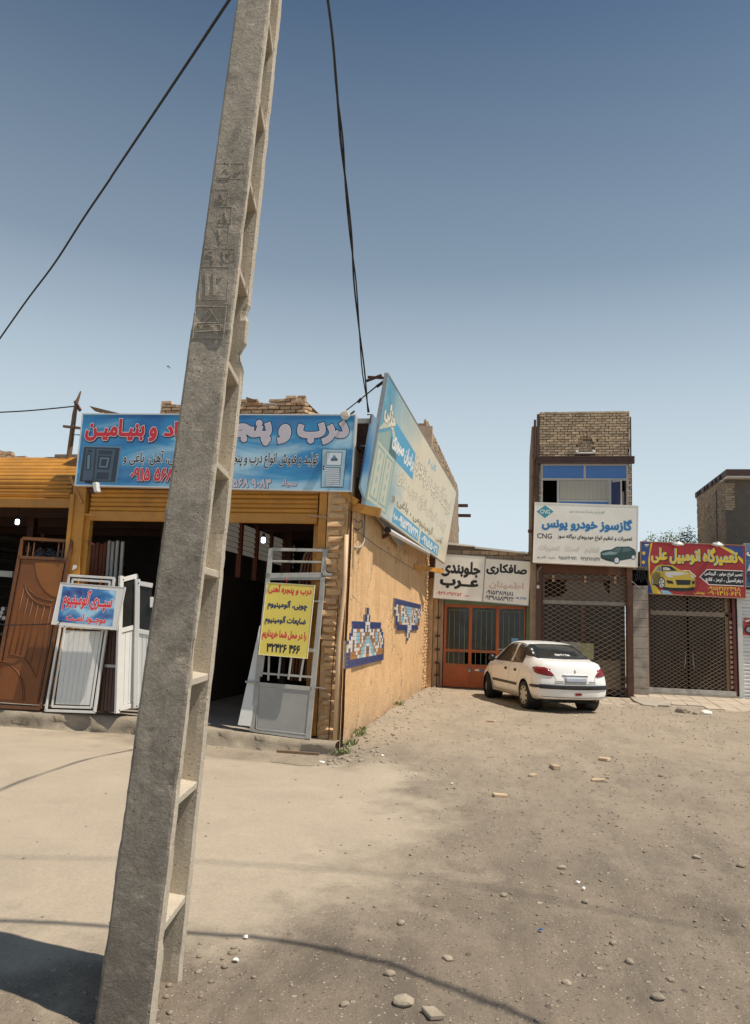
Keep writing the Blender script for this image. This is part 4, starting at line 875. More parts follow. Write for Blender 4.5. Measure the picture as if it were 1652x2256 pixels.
for cx, cy, r_ in ((1408,1178,28),(1530,1155,20)):
    zpoly(S,3,[(cx+r_*.85*math.cos(k*.628),cy+r_*math.sin(k*.628)) for k in range(10)], K_, .002, 'car_print'); zpoly(S,3,[(cx+r_*.62*math.cos(k*.628),cy+r_*.75*math.sin(k*.628)) for k in range(10)], pw, .0026, 'car_print')

# red garage sign
Yr = 21.95
mr = pm('red flex', (.40,.03,.035), .10, 1.5, .45, dirt=(.22,.03,.03), dscale=1.4, damt=.4)
S = board('shop_sign', 'red garage sign with yellow lettering and a yellow sports car printed on it', 'sign', onY(z(4,930,614),Yr), onY(z(4,1621,648),Yr), onY(z(4,926,277),Yr), mr, .10, M['palep'])
y_, bn = M['yel'], flat('royal print', (.03,.07,.26))
zpoly(S,4,[(930,612),(1012,617),(982,500),(978,400),(992,282),(928,278)], bn, .001)
zpoly(S,4,[(996,282),(1008,283),(992,360),(990,480),(1012,560),(1040,619),(1010,617),(984,520),(980,400)], y_, .0016)
zpoly(S,4,[(1040,619),(1070,621),(1030,570),(1015,540),(1012,560)], y_, .0018); zpoly(S,4,[(1076,621),(1145,625),(1110,600),(1060,596)], M['sky2'], .0014)
zpoly(S,4,[(1445,302),(1604,310),(1606,408),(1560,360)], bn, .0012); zpoly(S,4,[(1440,302),(1466,303),(1540,335),(1606,395),(1608,425),(1560,372)], y_, .0018)
for i, (cx, cy) in enumerate(((950,352),(948,412),(946,466),(950,520),(958,580))):
    n = 5+i; zpoly(S,4,[(cx+(15 if k%2 else 8)*math.cos(k*math.pi/n),cy+(15 if k%2 else 9)*math.sin(k*math.pi/n)) for k in range(2*n)], y_, .002, 'emblem')
zr(S,4,955,292,985,298,W_,.002); zr(S,4,958,302,980,308,y_,.002); zr(S,4,935,534,968,540,W_,.002)
txt(S, 'تعمیرگاه اتومبیل علی', zb(S,4,1002,312,1572,432), y_, .045, .002, strokes=[(.0, M['sky2'], -.02, .005), (.012, K_, .018, -.018)])
zpoly(S,4,[(1318,508),(1368,458),(1606,468),(1612,572),(1380,562)], M['board'], .001); zpoly(S,4,[(1326,508),(1371,463),(1606,473),(1611,567),(1382,557)], K_, .0016)
zpoly(S,4,[(1200,465),(1252,466),(1298,505),(1262,540),(1200,540)], M['board'], .001); zpoly(S,4,[(1200,470),(1250,471),(1290,505),(1258,536),(1200,536)], K_, .0016)
txt(S, 'تعمیر انواع موتور ، گیربکس', zb(S,4,1352,474,1602,510), W_, .03, .002); txt(S, 'دیفرانسیل ، ترمز ، کلاچ', zb(S,4,1358,515,1606,552), W_, .03, .002)
txt(S, '۰۹۱۵۴۱۶۲۴۹۸', zb(S,4,1374,574,1590,600), y_, .02); txt(S, '۰۹۰۱۴۱۱۰۶۲۱', zb(S,4,1374,604,1590,632), y_, .02); txt(S, 'یوسفی', zb(S,4,1282,602,1352,626), y_, .02)
cy1, cy2, cy3 = flat('car print yellow', (.58,.43,.06)), flat('car print olive', (.22,.17,.04)), flat('car print silver', (.62,.62,.58))
zpoly(S,4,[(1010,560),(1100,598),(1200,606),(1285,600),(1285,575),(1000,545)], K_, .0020, 'car_print')
zpoly(S,4,[(998,545),(1000,490),(1030,440),(1060,428),(1140,432),(1190,462),(1260,480),(1290,510),(1290,575),(1240,582),(1130,580),(1090,575),(1050,560)], cy1, .0026, 'car_print')
zpoly(S,4,[(1000,543),(1004,492),(1030,470),(1060,490),(1058,560)], cy2, .0032, 'car_print'); zpoly(S,4,[(1068,470),(1066,436),(1130,438),(1172,468)], K_, .0032, 'car_print'); zpoly(S,4,[(1078,466),(1076,446),(1100,444),(1120,452),(1128,464)], cy3, .0038, 'car_print')
zpoly(S,4,[(1030,468),(1048,440),(1060,438),(1062,468)], dl, .0032, 'car_print'); zpoly(S,4,[(1075,478),(1180,474),(1250,488),(1180,500),(1120,498)], cy3, .0032, 'car_print')
zpoly(S,4,[(1160,528),(1262,530),(1256,562),(1170,562)], K_, .0038, 'car_print'); zpoly(S,4,[(1098,530),(1140,535),(1148,556),(1108,552)], K_, .0038, 'car_print'); zpoly(S,4,[(1268,535),(1288,538),(1286,558),(1270,556)], K_, .0038, 'car_print')
zpoly(S,4,[(1088,492),(1110,488),(1150,512),(1110,512)], cy3, .0038, 'car_print'); zpoly(S,4,[(1258,500),(1272,498),(1288,515),(1268,516)], cy3, .0038, 'car_print')
for cx, cy, a, b_ in ((1068,548,24,40),(1008,540,8,26)):
    zpoly(S,4,[(cx+a*math.cos(k*.524),cy+b_*math.sin(k*.524)) for k in range(12)], K_, .0044, 'car_print'); zpoly(S,4,[(cx+a*.78*math.cos(k*.524),cy+b_*.8*math.sin(k*.524)) for k in range(12)], cy3, .005, 'car_print')
    for k in range(5): zpoly(S,4,[(cx,cy),(cx+a*.7*math.cos(k*1.257),cy+b_*.7*math.sin(k*1.257)),(cx+a*.7*math.cos(k*1.257+.4),cy+b_*.7*math.sin(k*1.257+.4))], dk, .0056, 'car_print')
for i, (cx, lab) in enumerate(((1175, 'left round white dish lamp over the red garage sign'), (1437, 'right round white dish lamp over the red garage sign'))):
    p = onY(z(4,cx,292+i*4),21.75); L_ = thing('dish_lamp', lab, 'lamp', p, 'dish lamps over the red sign')
    MB().lathe([(.03,.10),(.045,.07),(.10,.045),(.165,-.005),(.15,-.01),(.0,.01)], p, (0,-.35,1), 20).build('shade', flat('white enamel', (.66,.65,.61), .4), L_, smooth=True)
    MB().lathe([(.0,.12),(.035,.12),(.035,.07)], p, (0,-.35,1), 10).build('socket', M['black'], L_); MB().tube([p+Vector((0,.03,.10)), p+Vector((0,.25,.12))], .015, 6).build('arm', M['black'], L_)
    MB().lathe([(0,-.06),(.03,-.04),(.035,0)], p, (0,-.35,1), 10).build('bulb', flat('bulb glass', (.8,.8,.75), .2), L_)
# the sign cut by the right frame edge
S = board('shop_sign', 'dark blue sign cut off by the right edge of the photo, beside the red sign', 'sign', onY(z(4,1620,570),22.1), onY(z(4,1980,590),22.1), onY(z(4,1608,290),22.1), banner_mat('deep blue flex', (.01,.03,.09), (.04,.13,.26), (.3,.42,.5), (.6,1,2.2), .1), .1, M['alud'])
txt(S, 'یدک', zb(S,4,1630,325,1760,385), W_, .05)
zpoly(S,4,[(1628,500),(1640,450),(1700,430),(1900,440),(1900,540),(1640,540)], dk, .001, 'car_print'); zpoly(S,4,[(1632,470),(1652,420),(1700,410),(1690,440),(1650,470)], cy3, .0016, 'car_print')
# ================================================================== back row
MBX = None
CB = thing('body_shop_building', 'low brick garage with orange glazed doors at the end of the yard', 'building', (-1, 22.6, 0))
MB().box(-2.85, 22.27, -.1, -2.37, 22.8, 3.9).build('side_pier', M['orange2'], CB); MB().box(-2.5, 22.8, -.1, -2.15, 26, 3.9).build('side_pier', M['mortar2'], CB); MB().box(-2.5, 22.2, 3.05, .46, 26, 3.62).build('lintel', M['brownp'], CB)
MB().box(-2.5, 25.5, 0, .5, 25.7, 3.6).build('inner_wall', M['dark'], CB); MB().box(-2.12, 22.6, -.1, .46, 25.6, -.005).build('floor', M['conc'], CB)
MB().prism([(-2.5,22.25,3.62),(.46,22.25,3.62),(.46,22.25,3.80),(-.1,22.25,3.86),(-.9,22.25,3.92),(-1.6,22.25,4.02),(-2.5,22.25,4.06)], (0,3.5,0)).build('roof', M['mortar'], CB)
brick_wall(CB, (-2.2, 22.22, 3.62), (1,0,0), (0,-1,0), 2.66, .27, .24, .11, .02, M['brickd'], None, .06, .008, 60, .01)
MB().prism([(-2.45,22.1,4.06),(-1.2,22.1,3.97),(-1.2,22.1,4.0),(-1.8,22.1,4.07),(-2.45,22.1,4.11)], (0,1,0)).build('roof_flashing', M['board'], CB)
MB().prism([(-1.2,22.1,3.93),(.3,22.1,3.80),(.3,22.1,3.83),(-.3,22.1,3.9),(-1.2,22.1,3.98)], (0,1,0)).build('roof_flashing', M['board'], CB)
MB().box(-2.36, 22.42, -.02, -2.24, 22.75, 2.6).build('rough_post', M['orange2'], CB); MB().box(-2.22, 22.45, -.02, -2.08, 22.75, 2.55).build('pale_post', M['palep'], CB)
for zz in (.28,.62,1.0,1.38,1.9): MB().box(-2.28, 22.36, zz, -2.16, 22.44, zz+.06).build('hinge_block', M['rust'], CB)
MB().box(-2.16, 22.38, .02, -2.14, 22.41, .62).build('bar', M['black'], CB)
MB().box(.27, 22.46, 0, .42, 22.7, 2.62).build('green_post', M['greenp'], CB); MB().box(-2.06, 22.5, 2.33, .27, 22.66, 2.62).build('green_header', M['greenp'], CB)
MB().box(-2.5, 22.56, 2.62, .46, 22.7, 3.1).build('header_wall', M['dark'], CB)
# doors: three glazed bays
D = []
DX = [(-2.06,-1.30),(-1.30,-.53),(-.53,.25)]
for k, (a, b_) in enumerate(DX):
    d = MB(); w = .09; d.box(a, 22.5, .0, a+w/2+(.03 if k == 0 else 0), 22.56, 2.33); d.box(b_-w/2, 22.5, .0, b_, 22.56, 2.33); d.box(a+w/2, 22.502, 2.25, b_-w/2, 22.558, 2.33); d.box(a+w/2, 22.502, .98, b_-w/2, 22.558, 1.06); d.box(a+w/2, 22.502, .0, b_-w/2, 22.54, .62)
    d = d.build('door_leaf', M['orangep'], CB, bevel=.004); D.append(d)
    gl = glass('dusty door glass', (.035,.034,.03), .12)
    if k != 1: MB().box(a+w/2, 22.545, .62, b_-w/2-(.12 if k == 0 else 0), 22.55, .98).build('pane', gl, d)
    MB().box(a+w/2, 22.545, 1.06, b_-w/2, 22.55, 2.25).build('pane', gl, d)
    for q in range(4):
        x = a+.16+q*(b_-a-.26)/3.4; MB().box(x-.007, 22.47, .60, x+.007, 22.484, 2.18).build('window_bar', M['greenp'], d)
    MB().box(a+.14, 22.468, 2.16, b_-.12, 22.486, 2.175).build('window_bar', M['greenp'], d)
    MB().box(a+.03, 22.494, .61, b_-.03, 22.50, .65).build('rail', M['orangep'], d)
MB().box(-1.34, 22.46, .42, -1.26, 22.5, .52).build('padlock', M['alud'], D[0], bevel=.01); MB().tube([(-1.33,22.48,.5),(-1.33,22.48,.58),(-1.27,22.48,.58),(-1.27,22.48,.5)], .008, 6).build('shackle', M['alud'], D[0])
MB().box(-1.15, 22.495, .47, -1.03, 22.5, .52).build('sticker', M['board'], D[1]); MB().box(-1.01, 22.495, .47, -.91, 22.5, .52).build('sticker', M['blue'], D[1])
# things standing inside, seen through the glass
tag(MB().box(-.14, 22.32, 1.12, .06, 22.44, 1.44).build('blue_box', pm('blue box print', (.16,.34,.52), .2, 12, .5), bevel=.01), 'light blue carton standing on the ledge by the right door bars', 'box')
MB().box(-.52, 22.455, 1.09, .24, 22.465, 1.12).build('ledge', M['alud'], CB)
tag(MB().box(-.90, 23.2, 1.25, -.62, 23.4, 1.60).build('white_canister', M['board'], bevel=.04), 'white canister hung inside behind the middle orange door', 'canister')
MB().box(-2.0, 24.2, .0, .3, 24.6, .95).build('workbench', M['inwall'], CB)
tag(MB().box(.43, 22.2, .0, .52, 22.3, 3.2).build('downpipe', pm('old grey pipe', (.33,.29,.25), .2, 3, .7)), 'old grey square downpipe between the orange doors and the first lattice', 'pipe')
# tower
TW = thing('brick_tower', 'narrow two storey brick building with blue framed upstairs window', 'building', (1.78, 22, 0))
TY = 21.8; X0, X1 = .52, 3.05
MB().box(X0+.02, TY+.06, 5.0, X0+.14, 26, 7.70).build('wall_core', M['mortar'], TW); MB().box(X1-.14, TY+.06, 3.0, X1-.02, 26, 7.70).build('wall_core', M['mortar'], TW); MB().box(X0+.02, TY+.06, 0, X0+.10, 26, 5.0).build('wall_core', M['mortar'], TW)
MB().box(X0+.02, TY+.06, 6.48, X1-.02, TY+.3, 7.70).build('wall_core', M['mortar'], TW); MB().box(X0+.1, 25.8, 0, X1-.1, 26, 7.7).build('back_wall', M['dark'], TW); MB().box(X0+.1, TY+.1, 3.3, X1-.1, 25.9, 3.5).build('upper_floor', M['dark'], TW); MB().box(X0+.02, TY+.1, 7.5, X1-.02, 26, 7.70).build('roof', M['mortar'], TW)
def niche(x, zz): X = X0+x; Z_ = 6.52+zz; return not (1.62 < X < 2.02 and 6.62 < Z_ < 7.02)
brick_wall(TW, (X0+.06, TY, 6.52), (1,0,0), (0,-1,0), X1-X0-.08, 1.315, .185, .058, .015, M['brick'], niche, .09, .004, 240, .005)
brick_wall(TW, (1.64, TY+.05, 6.62), (1,0,0), (0,-1,0), .40, .4, .11, .06, .014, M['brickd'], None, .05, .004, 40, .004)
for k in range(9):
    a = math.pi*(k/8); 
    MB().beam((1.83+.20*math.cos(a), TY-.02, 6.98+.13*math.sin(a)), (1.83+.30*math.cos(a), TY-.02, 6.98+.20*math.sin(a)), .06, .06, (0,1,0)).build('brick', M['brick'], TW)
MB().box(1.56, TY-.08, 6.56, 2.10, TY-.01, 6.60).build('ledge', M['brownp'], TW)
s = MB(); s.box(1.58, TY-.10, 6.60, 2.08, TY-.03, 6.635); s.box(1.57, TY-.1, 6.62, 1.64, TY-.03, 6.70); s.box(2.03, TY-.1, 6.62, 2.10, TY-.03, 6.70); s.build('white_tray', M['board'], TW)
MB().box(X0, TY-.10, 6.34, X1+.09, TY+.05, 6.50).build('steel_beam', M['brownp'], TW); MB().box(X0-.02, TY-.12, 6.49, X1+.09, TY+.05, 6.52).build('beam_flange', M['brownp'], TW); MB().box(X0-.02, TY-.12, 6.33, X1+.09, TY+.05, 6.35).build('beam_flange', M['brownp'], TW)
MB().box(X0-.02, TY-.03, 6.5, X0+.055, TY+.05, 7.76).build('corner_angle', M['brownp'], TW); MB().box(X1-.01, TY-.02, 6.5, X1+.02, TY+.05, 7.66).build('corner_angle', M['brownp'], TW); MB().box(X0+.05, TY+.02, 7.70, X1-.03, TY+.25, 7.80).build('parapet_cap', M['mortar'], TW)
MB().box(X0, TY-.02, 3.4, X0+.05, TY+.06, 6.33).build('corner_angle', M['brownp'], TW)
MB().box(X1-.0, TY+.02, 3.4, X1+.03, TY+.1, 6.33).build('corner_angle', M['brownp'], TW)
brick_wall(TW, (X0+.06, TY+.02, 3.5), (1,0,0), (0,-1,0), .09, 2.83, .09, .058, .015, M['brick'], None, .08, .006, 40, .006)
brick_wall(TW, (X1-.1, TY+.02, 3.5), (1,0,0), (0,-1,0), .11, 2.83, .11, .058, .015, M['brick'], None, .08, .006, 40, .006)
sd = MB()                                                             # brick side seen edge-on at the left
MB().box(X0-.16, TY+.15, 0, X0, 26, 7.45).build('side_wall', M['brickd'], TW); MB().tube([(X0-.07,TY-.0,7.6),(X0-.07,TY-.0,6.2),(X0-.10,TY-.0,3.5)], .035, 8).build('flue_pipe', M['rust'], TW)
for zz in (5.95, 6.55, 4.45): MB().beam((X0-.14,TY,zz), (X0,TY,zz+.02), .03).build('pipe_clip', M['rust'], TW)
MB().box(.28, 21.7, 4.36, .42, 21.8, 4.44).build('bracket', M['rust'], TW)
# upstairs window
WN = MB(); wy = TY+.02; fr = pm('window frame grey', (.42,.40,.38), .06, 3, .45)
for q in ((.62,6.28,2.99,6.34),(.62,3.6,.68,6.28),(2.93,3.6,2.99,6.28),(.68,5.86,2.93,5.92),(1.79,5.92,1.85,6.28),(1.07,3.6,1.13,5.86),(2.46,3.6,2.53,5.86),(1.13,5.26,2.46,5.31)): WN.box(q[0], wy, q[1], q[2], wy+.06, q[3])
WN = WN.build('window_frame', fr, TW)
bg_ = pm('blue film glass', (.05,.16,.44), .12, 1.5, .12); 
for q in ((.68,5.92,1.79,6.28),(1.85,5.92,2.93,6.28),(1.13,4.9,2.46,5.26)): MB().box(q[0], wy+.02, q[1], q[2], wy+.03, q[3]).build('pane', bg_, WN)
MB().box(1.13, wy+.02, 5.31, 2.46, wy+.03, 5.86).build('pane', glass('grey window glass', (.16,.155,.14), .12), WN)
cm, t, b = base('curtain', .8); cw_ = _n(t, 'ShaderNodeTexWave'); cw_.inputs['Scale'].default_value = 9; cw_.inputs['Distortion'].default_value = 1; t.links.new(coords(t), cw_.inputs[0]); t.links.new(ramp(t, cw_.outputs[1], [(0,(.30,.28,.24)),(1,(.42,.40,.34))]), b.inputs['Base Color'])
cu_ = MB(); 
for k in range(24): x = 1.14+k*.055; cu_.add([(x,wy+.012+.008*(k%2),5.32),(x+.055,wy+.012+.008*((k+1)%2),5.32),(x+.055,wy+.012+.008*((k+1)%2),5.85),(x,wy+.012+.008*(k%2),5.85)], [(0,1,2,3)])
cu_.build('curtain', cm, TW)
MB().hexa([(2.53,wy,3.7),(2.75,wy-.28,3.7),(2.77,wy-.27,3.7),(2.55,wy+.02,3.7),(2.53,wy,5.82),(2.75,wy-.28,5.80),(2.77,wy-.27,5.80),(2.55,wy+.02,5.82)]).build('open_casement', M['navy'], WN)
for q in ((2.74,-.29,3.7,5.82),(2.55,-.02,3.7,5.82)): MB().box(q[0], wy+q[1], q[2], q[0]+.035, wy+q[1]+.04, q[3]).build('casement_stile', fr, WN)
MB().beam((2.56,wy-.01,5.82), (2.76,wy-.28,5.80), .04, .04).build('casement_rail', fr, WN)
MB().box(2.84, wy+.3, 5.2, 2.92, wy+.35, 5.6).build('paper_note', M['board'], TW)
MB().box(X0+.1, wy+1.6, 3.5, X1-.1, wy+1.7, 6.5).build('inner_wall', M['dark'], TW)

# ---- folding lattice grilles
def lattice(x0, x1, z0, z1, Y, parent, n=11, kz=.56, name='lattice_grille'):
    F_ = MB(); 
    for xx in (x0, x1): F_.box(xx-.025, Y-.01, z0, xx+.025, Y+.04, z1)
    F_ = F_.build(name, M['rust'], parent); dx = (x1-x0)/n; dz = dx*kz
    rows = int((z1-z0)/dz)
    def clip(x, zz, s):
        # line going up with slope s*kz; from (x, z0)
        pts = []; L_ = (z1-z0)/kz
        xa, za, xb, zb_ = x, z0, x+s*L_, z1
        if s > 0:
            if xa < x0: za += (x0-xa)*kz; xa = x0
            if xb > x1: zb_ -= (xb-x1)*kz; xb = x1
        else:
            if xa > x1: za += (xa-x1)*kz; xa = x1
            if xb < x0: zb_ -= (x0-xb)*kz; xb = x0
        return (xa, za, xb, zb_) if zb_-za > .05 else None
    L_ = (z1-z0)/kz; k = x0-L_
    r_ = random.Random(5)
    while k < x1:
        c_ = clip(k, z0, 1); j = r_.uniform(-.004,.004)
        if c_: MB().beam((c_[0],Y+j,c_[1]), (c_[2],Y+j,c_[3]), .010, .016, (0,1,0)).build('lattice_bar', M['lattice'], F_)
        k += dx
    k = x0+dx*.5
    while k < x1+L_:
        c_ = clip(k, z0, -1)
        if c_: MB().beam((c_[0],Y+.014,c_[1]), (c_[2],Y+.014,c_[3]), .010, .016, (0,1,0)).build('lattice_bar', M['lattice'], F_)
        k += dx
    return F_
# ground floor of the tower
GB = 21.95
MB().box(.52, 21.78, 0, .66, 22.1, 3.5).build('door_jamb', M['brownp'], TW); MB().box(2.92, 21.78, 0, 3.06, 22.1, 3.5).build('door_jamb', M['rust'], TW); MB().box(.66, 21.85, 3.24, 2.92, 22.1, 3.5).build('lintel', M['rust'], TW)
lattice(.68, 2.92, .03, 3.24, 21.84, TW, 10)
for x in (.98,1.83,2.62): MB().box(x-.03, 21.80, 3.02, x+.03, 21.86, 3.2).build('bracket', M['palep'], TW)
MB().beam((.6,21.8,3.1),(2.98,21.8,3.1),.03).build('slide_rail', M['rust'], TW)
MB().tube([(.56,21.74,3.0),(.56,21.74,3.3),(.66,21.74,3.42)], .03, 8).build('elbow_pipe', M['mortar'], TW, smooth=True); MB().lathe([(0,-.05),(.04,-.03),(.045,.03),(0,.06)], (.57,21.74,2.86), n=10).build('lamp_bulb', M['alu'], TW, smooth=True)
dg_ = pm('dark shop glass', (.022,.022,.02), .5, 2.2, .22, spec=.25, dirt=(.06,.055,.05), dscale=1.1, damt=.5)
for x0, x1 in ((.72,1.74),(1.82,2.88)): MB().box(x0, GB, .06, x1, GB+.01, 2.42).build('shop_pane', dg_, TW)
MB().box(.66, GB-.02, 2.42, 2.92, GB+.06, 2.52).build('transom', M['grey'], TW); MB().box(1.74, GB-.01, .05, 1.82, GB+.05, 2.42).build('mullion', M['brownp'], TW)
MB().box(.66, GB+.01, 2.52, 2.92, GB+.02, 3.24).build('transom_pane', pm('dusty transom glass', (.13,.11,.095), .2, 3, .6), TW)
hole = flat('broken opening', (.002,.002,.002), 1.0)
for q in ([(.76,2.6),(1.2,2.62),(1.36,2.8),(1.3,2.95),(1.34,3.08),(.76,3.1)], [(2.3,3.1),(2.5,3.1),(2.48,2.7),(2.36,2.9)]): MB().prism([(a, GB+.004, c_) for a, c_ in q], (0,.004,0)).build('broken_gap', hole, TW)
MB().box(1.16, GB-.012, .75, 1.70, GB-.004, 1.40).build('poster', pm('faded poster', (.42,.42,.36), .5, 9, .6), TW); MB().box(1.70, GB-.012, .95, 2.06, GB-.004, 1.38).build('poster', pm('greenish poster', (.42,.42,.24), .4, 11, .6), TW)
MB().box(2.15, GB-.012, .2, 2.75, GB-.004, .95).build('poster', pm('brown poster', (.16,.13,.09), .6, 8, .6), TW)
MB().box(X0+.1, 23.4, 0, X1-.1, 23.5, 3.3).build('inner_wall', M['dark'], TW)
# stone-clad pier
PR = thing('stone_pier', 'pier clad in stained grey stone between the two lattice fronts', 'pillar', (3.28, 21.9, 0))
MB().box(3.07, 21.86, 0, 3.47, 22.5, 3.5).build('core', M['mortar'], PR)
zz = .02; rr = random.Random(8)
while zz < 2.95:
    h = rr.choice((.24,.28,.32)); MB().box(3.075, 21.835, zz+.004, 3.465, 21.87, min(zz+h, 2.98)-.004).build('stone_slab', M['marble'], PR, bevel=.004); zz += h
for k in range(7): MB().tube([(3.05+k*.06,21.82,3.35-.03*k),(3.12+k*.055,21.8,3.05+.04*(k%3)),(3.2+k*.03,21.82,3.45)], .008, 5).build('wire', M['wire'], PR)
MB().box(3.05, 21.86, 2.98, 3.5, 22.4, 3.4).build('cap', M['rust'], PR)
MB().beam((3.03,21.75,3.10),(3.34,21.7,2.80),.02).build('stay', M['alud'], PR)
# second lattice shop
S2 = thing('garage_building', 'plain garage front with lattice grille under the red sign', 'building', (4.6, 22.3, 0))
MB().box(3.46, 22.15, 0, 3.53, 22.5, 3.2).build('door_jamb', M['palep'], S2); MB().box(5.66, 22.15, .1, 5.74, 22.6, 3.2).build('door_post', pm('maroon post', (.10,.02,.02), .2, 3, .5), S2)
MB().box(3.46, 22.3, 2.75, 5.74, 22.6, 4.0).build('lintel', M['dark'], S2); MB().box(3.4, 22.1, 3.7, 5.9, 26, 4.0).build('roof', M['mortar'], S2)
lattice(3.56, 5.60, .30, 2.95, 22.2, S2, 12, .60)
MB().box(3.53, 22.24, 2.22, 5.66, 22.30, 2.34).build('transom', pm('buff rail', (.40,.34,.27), .12, 3, .6), S2); MB().box(5.50, 22.24, .25, 5.60, 22.3, 2.9).build('stile', M['palep'], S2)
for zz in [.35+.13*i for i in range(14)]: MB().box(5.585, 22.17, zz, 5.65, 22.2, zz+.08).build('hook_plate', M['palep'], S2)
for x0, x1 in ((3.55,4.52),(4.58,5.5)):
    MB().box(x0, 22.27, .24, x1, 22.28, 2.22).build('shop_pane', dg_, S2); MB().box(x0, 22.27, 2.34, x1, 22.28, 2.9).build('transom_pane', dg_, S2)
for s in (-1, 1): MB().tube([(4.56+s*.09,22.22,1.28),(4.56+s*.10,22.2,1.0),(4.56+s*.13,22.22,.82)], .012, 6).build('door_handle', M['alud'], S2, smooth=True)
MB().box(3.5, 22.12, .16, 5.7, 22.3, .28).build('threshold', pm('chipped white sill', (.50,.47,.42), .25, 5, .8, bs=.4, dirt=(.13,.11,.1), damt=.8, dscale=4), S2); MB().box(3.46, 22.05, 0, 5.8, 22.5, .15).build('sill', M['conc'], S2)
MB().box(3.5, 24.5, 0, 5.8, 24.6, 3.5).build('inner_wall', M['dark'], S2); MB().box(3.9, 23.2, .2, 5.2, 23.6, 1.35).build('shelf_unit', M['inwall'], S2)
MB().box(3.46, 22.3, 0, 3.5, 24.6, 3.6).build('side_wall', M['inwall'], S2)
# white shutter shop at the right edge
S3 = thing('shuttered_shop', 'shop closed with a white roller shutter at the right edge', 'building', (7, 22.3, 0))
MB().box(5.80, 22.2, .1, 5.92, 22.5, 3.1).build('shutter_post', M['alu'], S3); MB().box(5.78, 22.5, 0, 9, 26, 4.0).build('shop_body', M['dark'], S3)
sh = shutter(5.92, 8.6, .15, 29, .098, 22.3, S3, pm('white shutter slat', (.70,.70,.68), .04, 2, .45, dirt=(.45,.42,.38), dscale=1.5, damt=.3, rnd=.04), bar=False)
Ps = thing('wall_poster', 'torn red poster of a motorcycle pasted on the white shutter', 'poster', mat=frame(onY(z(4,1608,892),22.25), onY(z(4,1700,900),22.25), onY(z(4,1600,775),22.25)))
q = poly(Ps, [(0,0),(.36,-.02),(.36,.44),(.02,.45),(-.01,.2)], flat('poster red', (.50,.05,.05)), 0, 'sheet'); 
for cx, r_ in ((.14,.12),):
    poly(Ps, [(cx+r_*math.cos(k*.45),.15+r_*math.sin(k*.45)) for k in range(14)], K_, .0015, 'tyre_print'); poly(Ps, [(cx+r_*.6*math.cos(k*.45),.15+r_*.6*math.sin(k*.45)) for k in range(14)], M['alud'], .0022, 'tyre_print')
poly(Ps, [(.06,.29),(.2,.38),(.36,.36),(.36,.26),(.24,.27),(.14,.30)], M['navy'], .0022, 'motorcycle_print'); poly(Ps, [(.02,.37),(.12,.42),(.2,.41),(.08,.35)], W_, .0018, 'motorcycle_print')

# brick upper storey behind the side sign
UB = thing('brick_upper_storey', 'tall raw brick side wall with ragged end rising behind the leaning sign', 'building', (-2.8, 26, 0))
top = [(-2.62,21.5,7.45),(-2.62,24,7.5),(-2.6,28,7.6),(-2.55,30.8,7.55),(-2.5,32.4,7.4)]; end = [(-2.5,32.6,6.6),(-2.5,32.9,6.0),(-2.5,33.3,5.2),(-2.5,33.9,4.7),(-2.5,34.4,4.3),(-2.5,34.6,3.8),(-2.5,34.6,0)]
MB().prism([(-2.62,21.5,3.9),(-2.55,30,3.5)]+end[::-1]+top[::-1], (-.25,0,0)).build('wall_core', M['mortar2'], UB)
MB().box(-2.95, 21.46, 4.4, -2.44, 21.62, 7.36).build('end_pier', M['brickd'], UB)
brick_wall(UB, (-2.62,21.6,4.0), (.009,1,0), (1,-.009,0), 12.6, 3.62, .23, .07, .018, M['brick'], lambda x, zz: x < 10.9+max(0,(3.2-zz))*.55-.3*math.sin(zz*9), .08, .007, 300, .01, far_first=lambda x, zz: x)
for i, (y, zz) in enumerate(((32.6,6.75),(32.8,6.35))): MB().box(-2.6, y, zz, -2.1+.12*i, y+.15, zz+.12).build('beam_end', M['rust'], UB)
MB().tube([(-2.45,34.2,4.3),(-2.42,34.2,5.3)], .03, 6).build('iron_stub', M['rust'], UB)

# big brick building at right rear
RB = thing('brick_house', 'tall brown brick house with bare side wall rising at the right edge', 'building', (9, 30, 0))
MB().prism([(7.02,27.9,0),(7.02,32.16,0),(7.02,32.16,7.18),(7.02,27.95,7.30)], (6,0,0)).build('wall_core', M['mortar'], RB)
brick_wall(RB, (7.0,27.95,3.4), (0,1,0), (-1,0,0), 4.2, 3.85, .235, .068, .016, M['brickd'], lambda x, zz: zz < 3.88-.0*x, .06, .004, 300, .005, far_first=lambda x, zz: -zz)
brick_wall(RB, (7.02,27.93,6.0), (1,0,0), (0,-1,0), .30, 1.0, .24, .07, .016, M['brick'], None, .06, .004, 60, .005)
brick_wall(RB, (7.32,28.2,5.4), (1,0,0), (0,-1,0), 2.0, 1.3, .22, .068, .014, M['brick'], None, .06, .004, 150, .005)
MB().box(7.0, 27.6, 7.08, 12, 28.6, 7.14).build('eave_board', M['board'], RB); MB().box(6.98, 27.55, 7.14, 12, 32.3, 7.36).build('roof_edge', M['brownp'], RB)
for i in range(7): MB().box(6.93, 28.3+i*.6+.2*math.sin(i*3), 7.16, 7.0, 28.5+i*.6, 7.30).build('rafter_end', M['brownp'], RB)
MB().tube([(6.98,29.0,6.9),(6.98,29.0,4.6)], .012, 5).build('wire', M['wire'], RB)

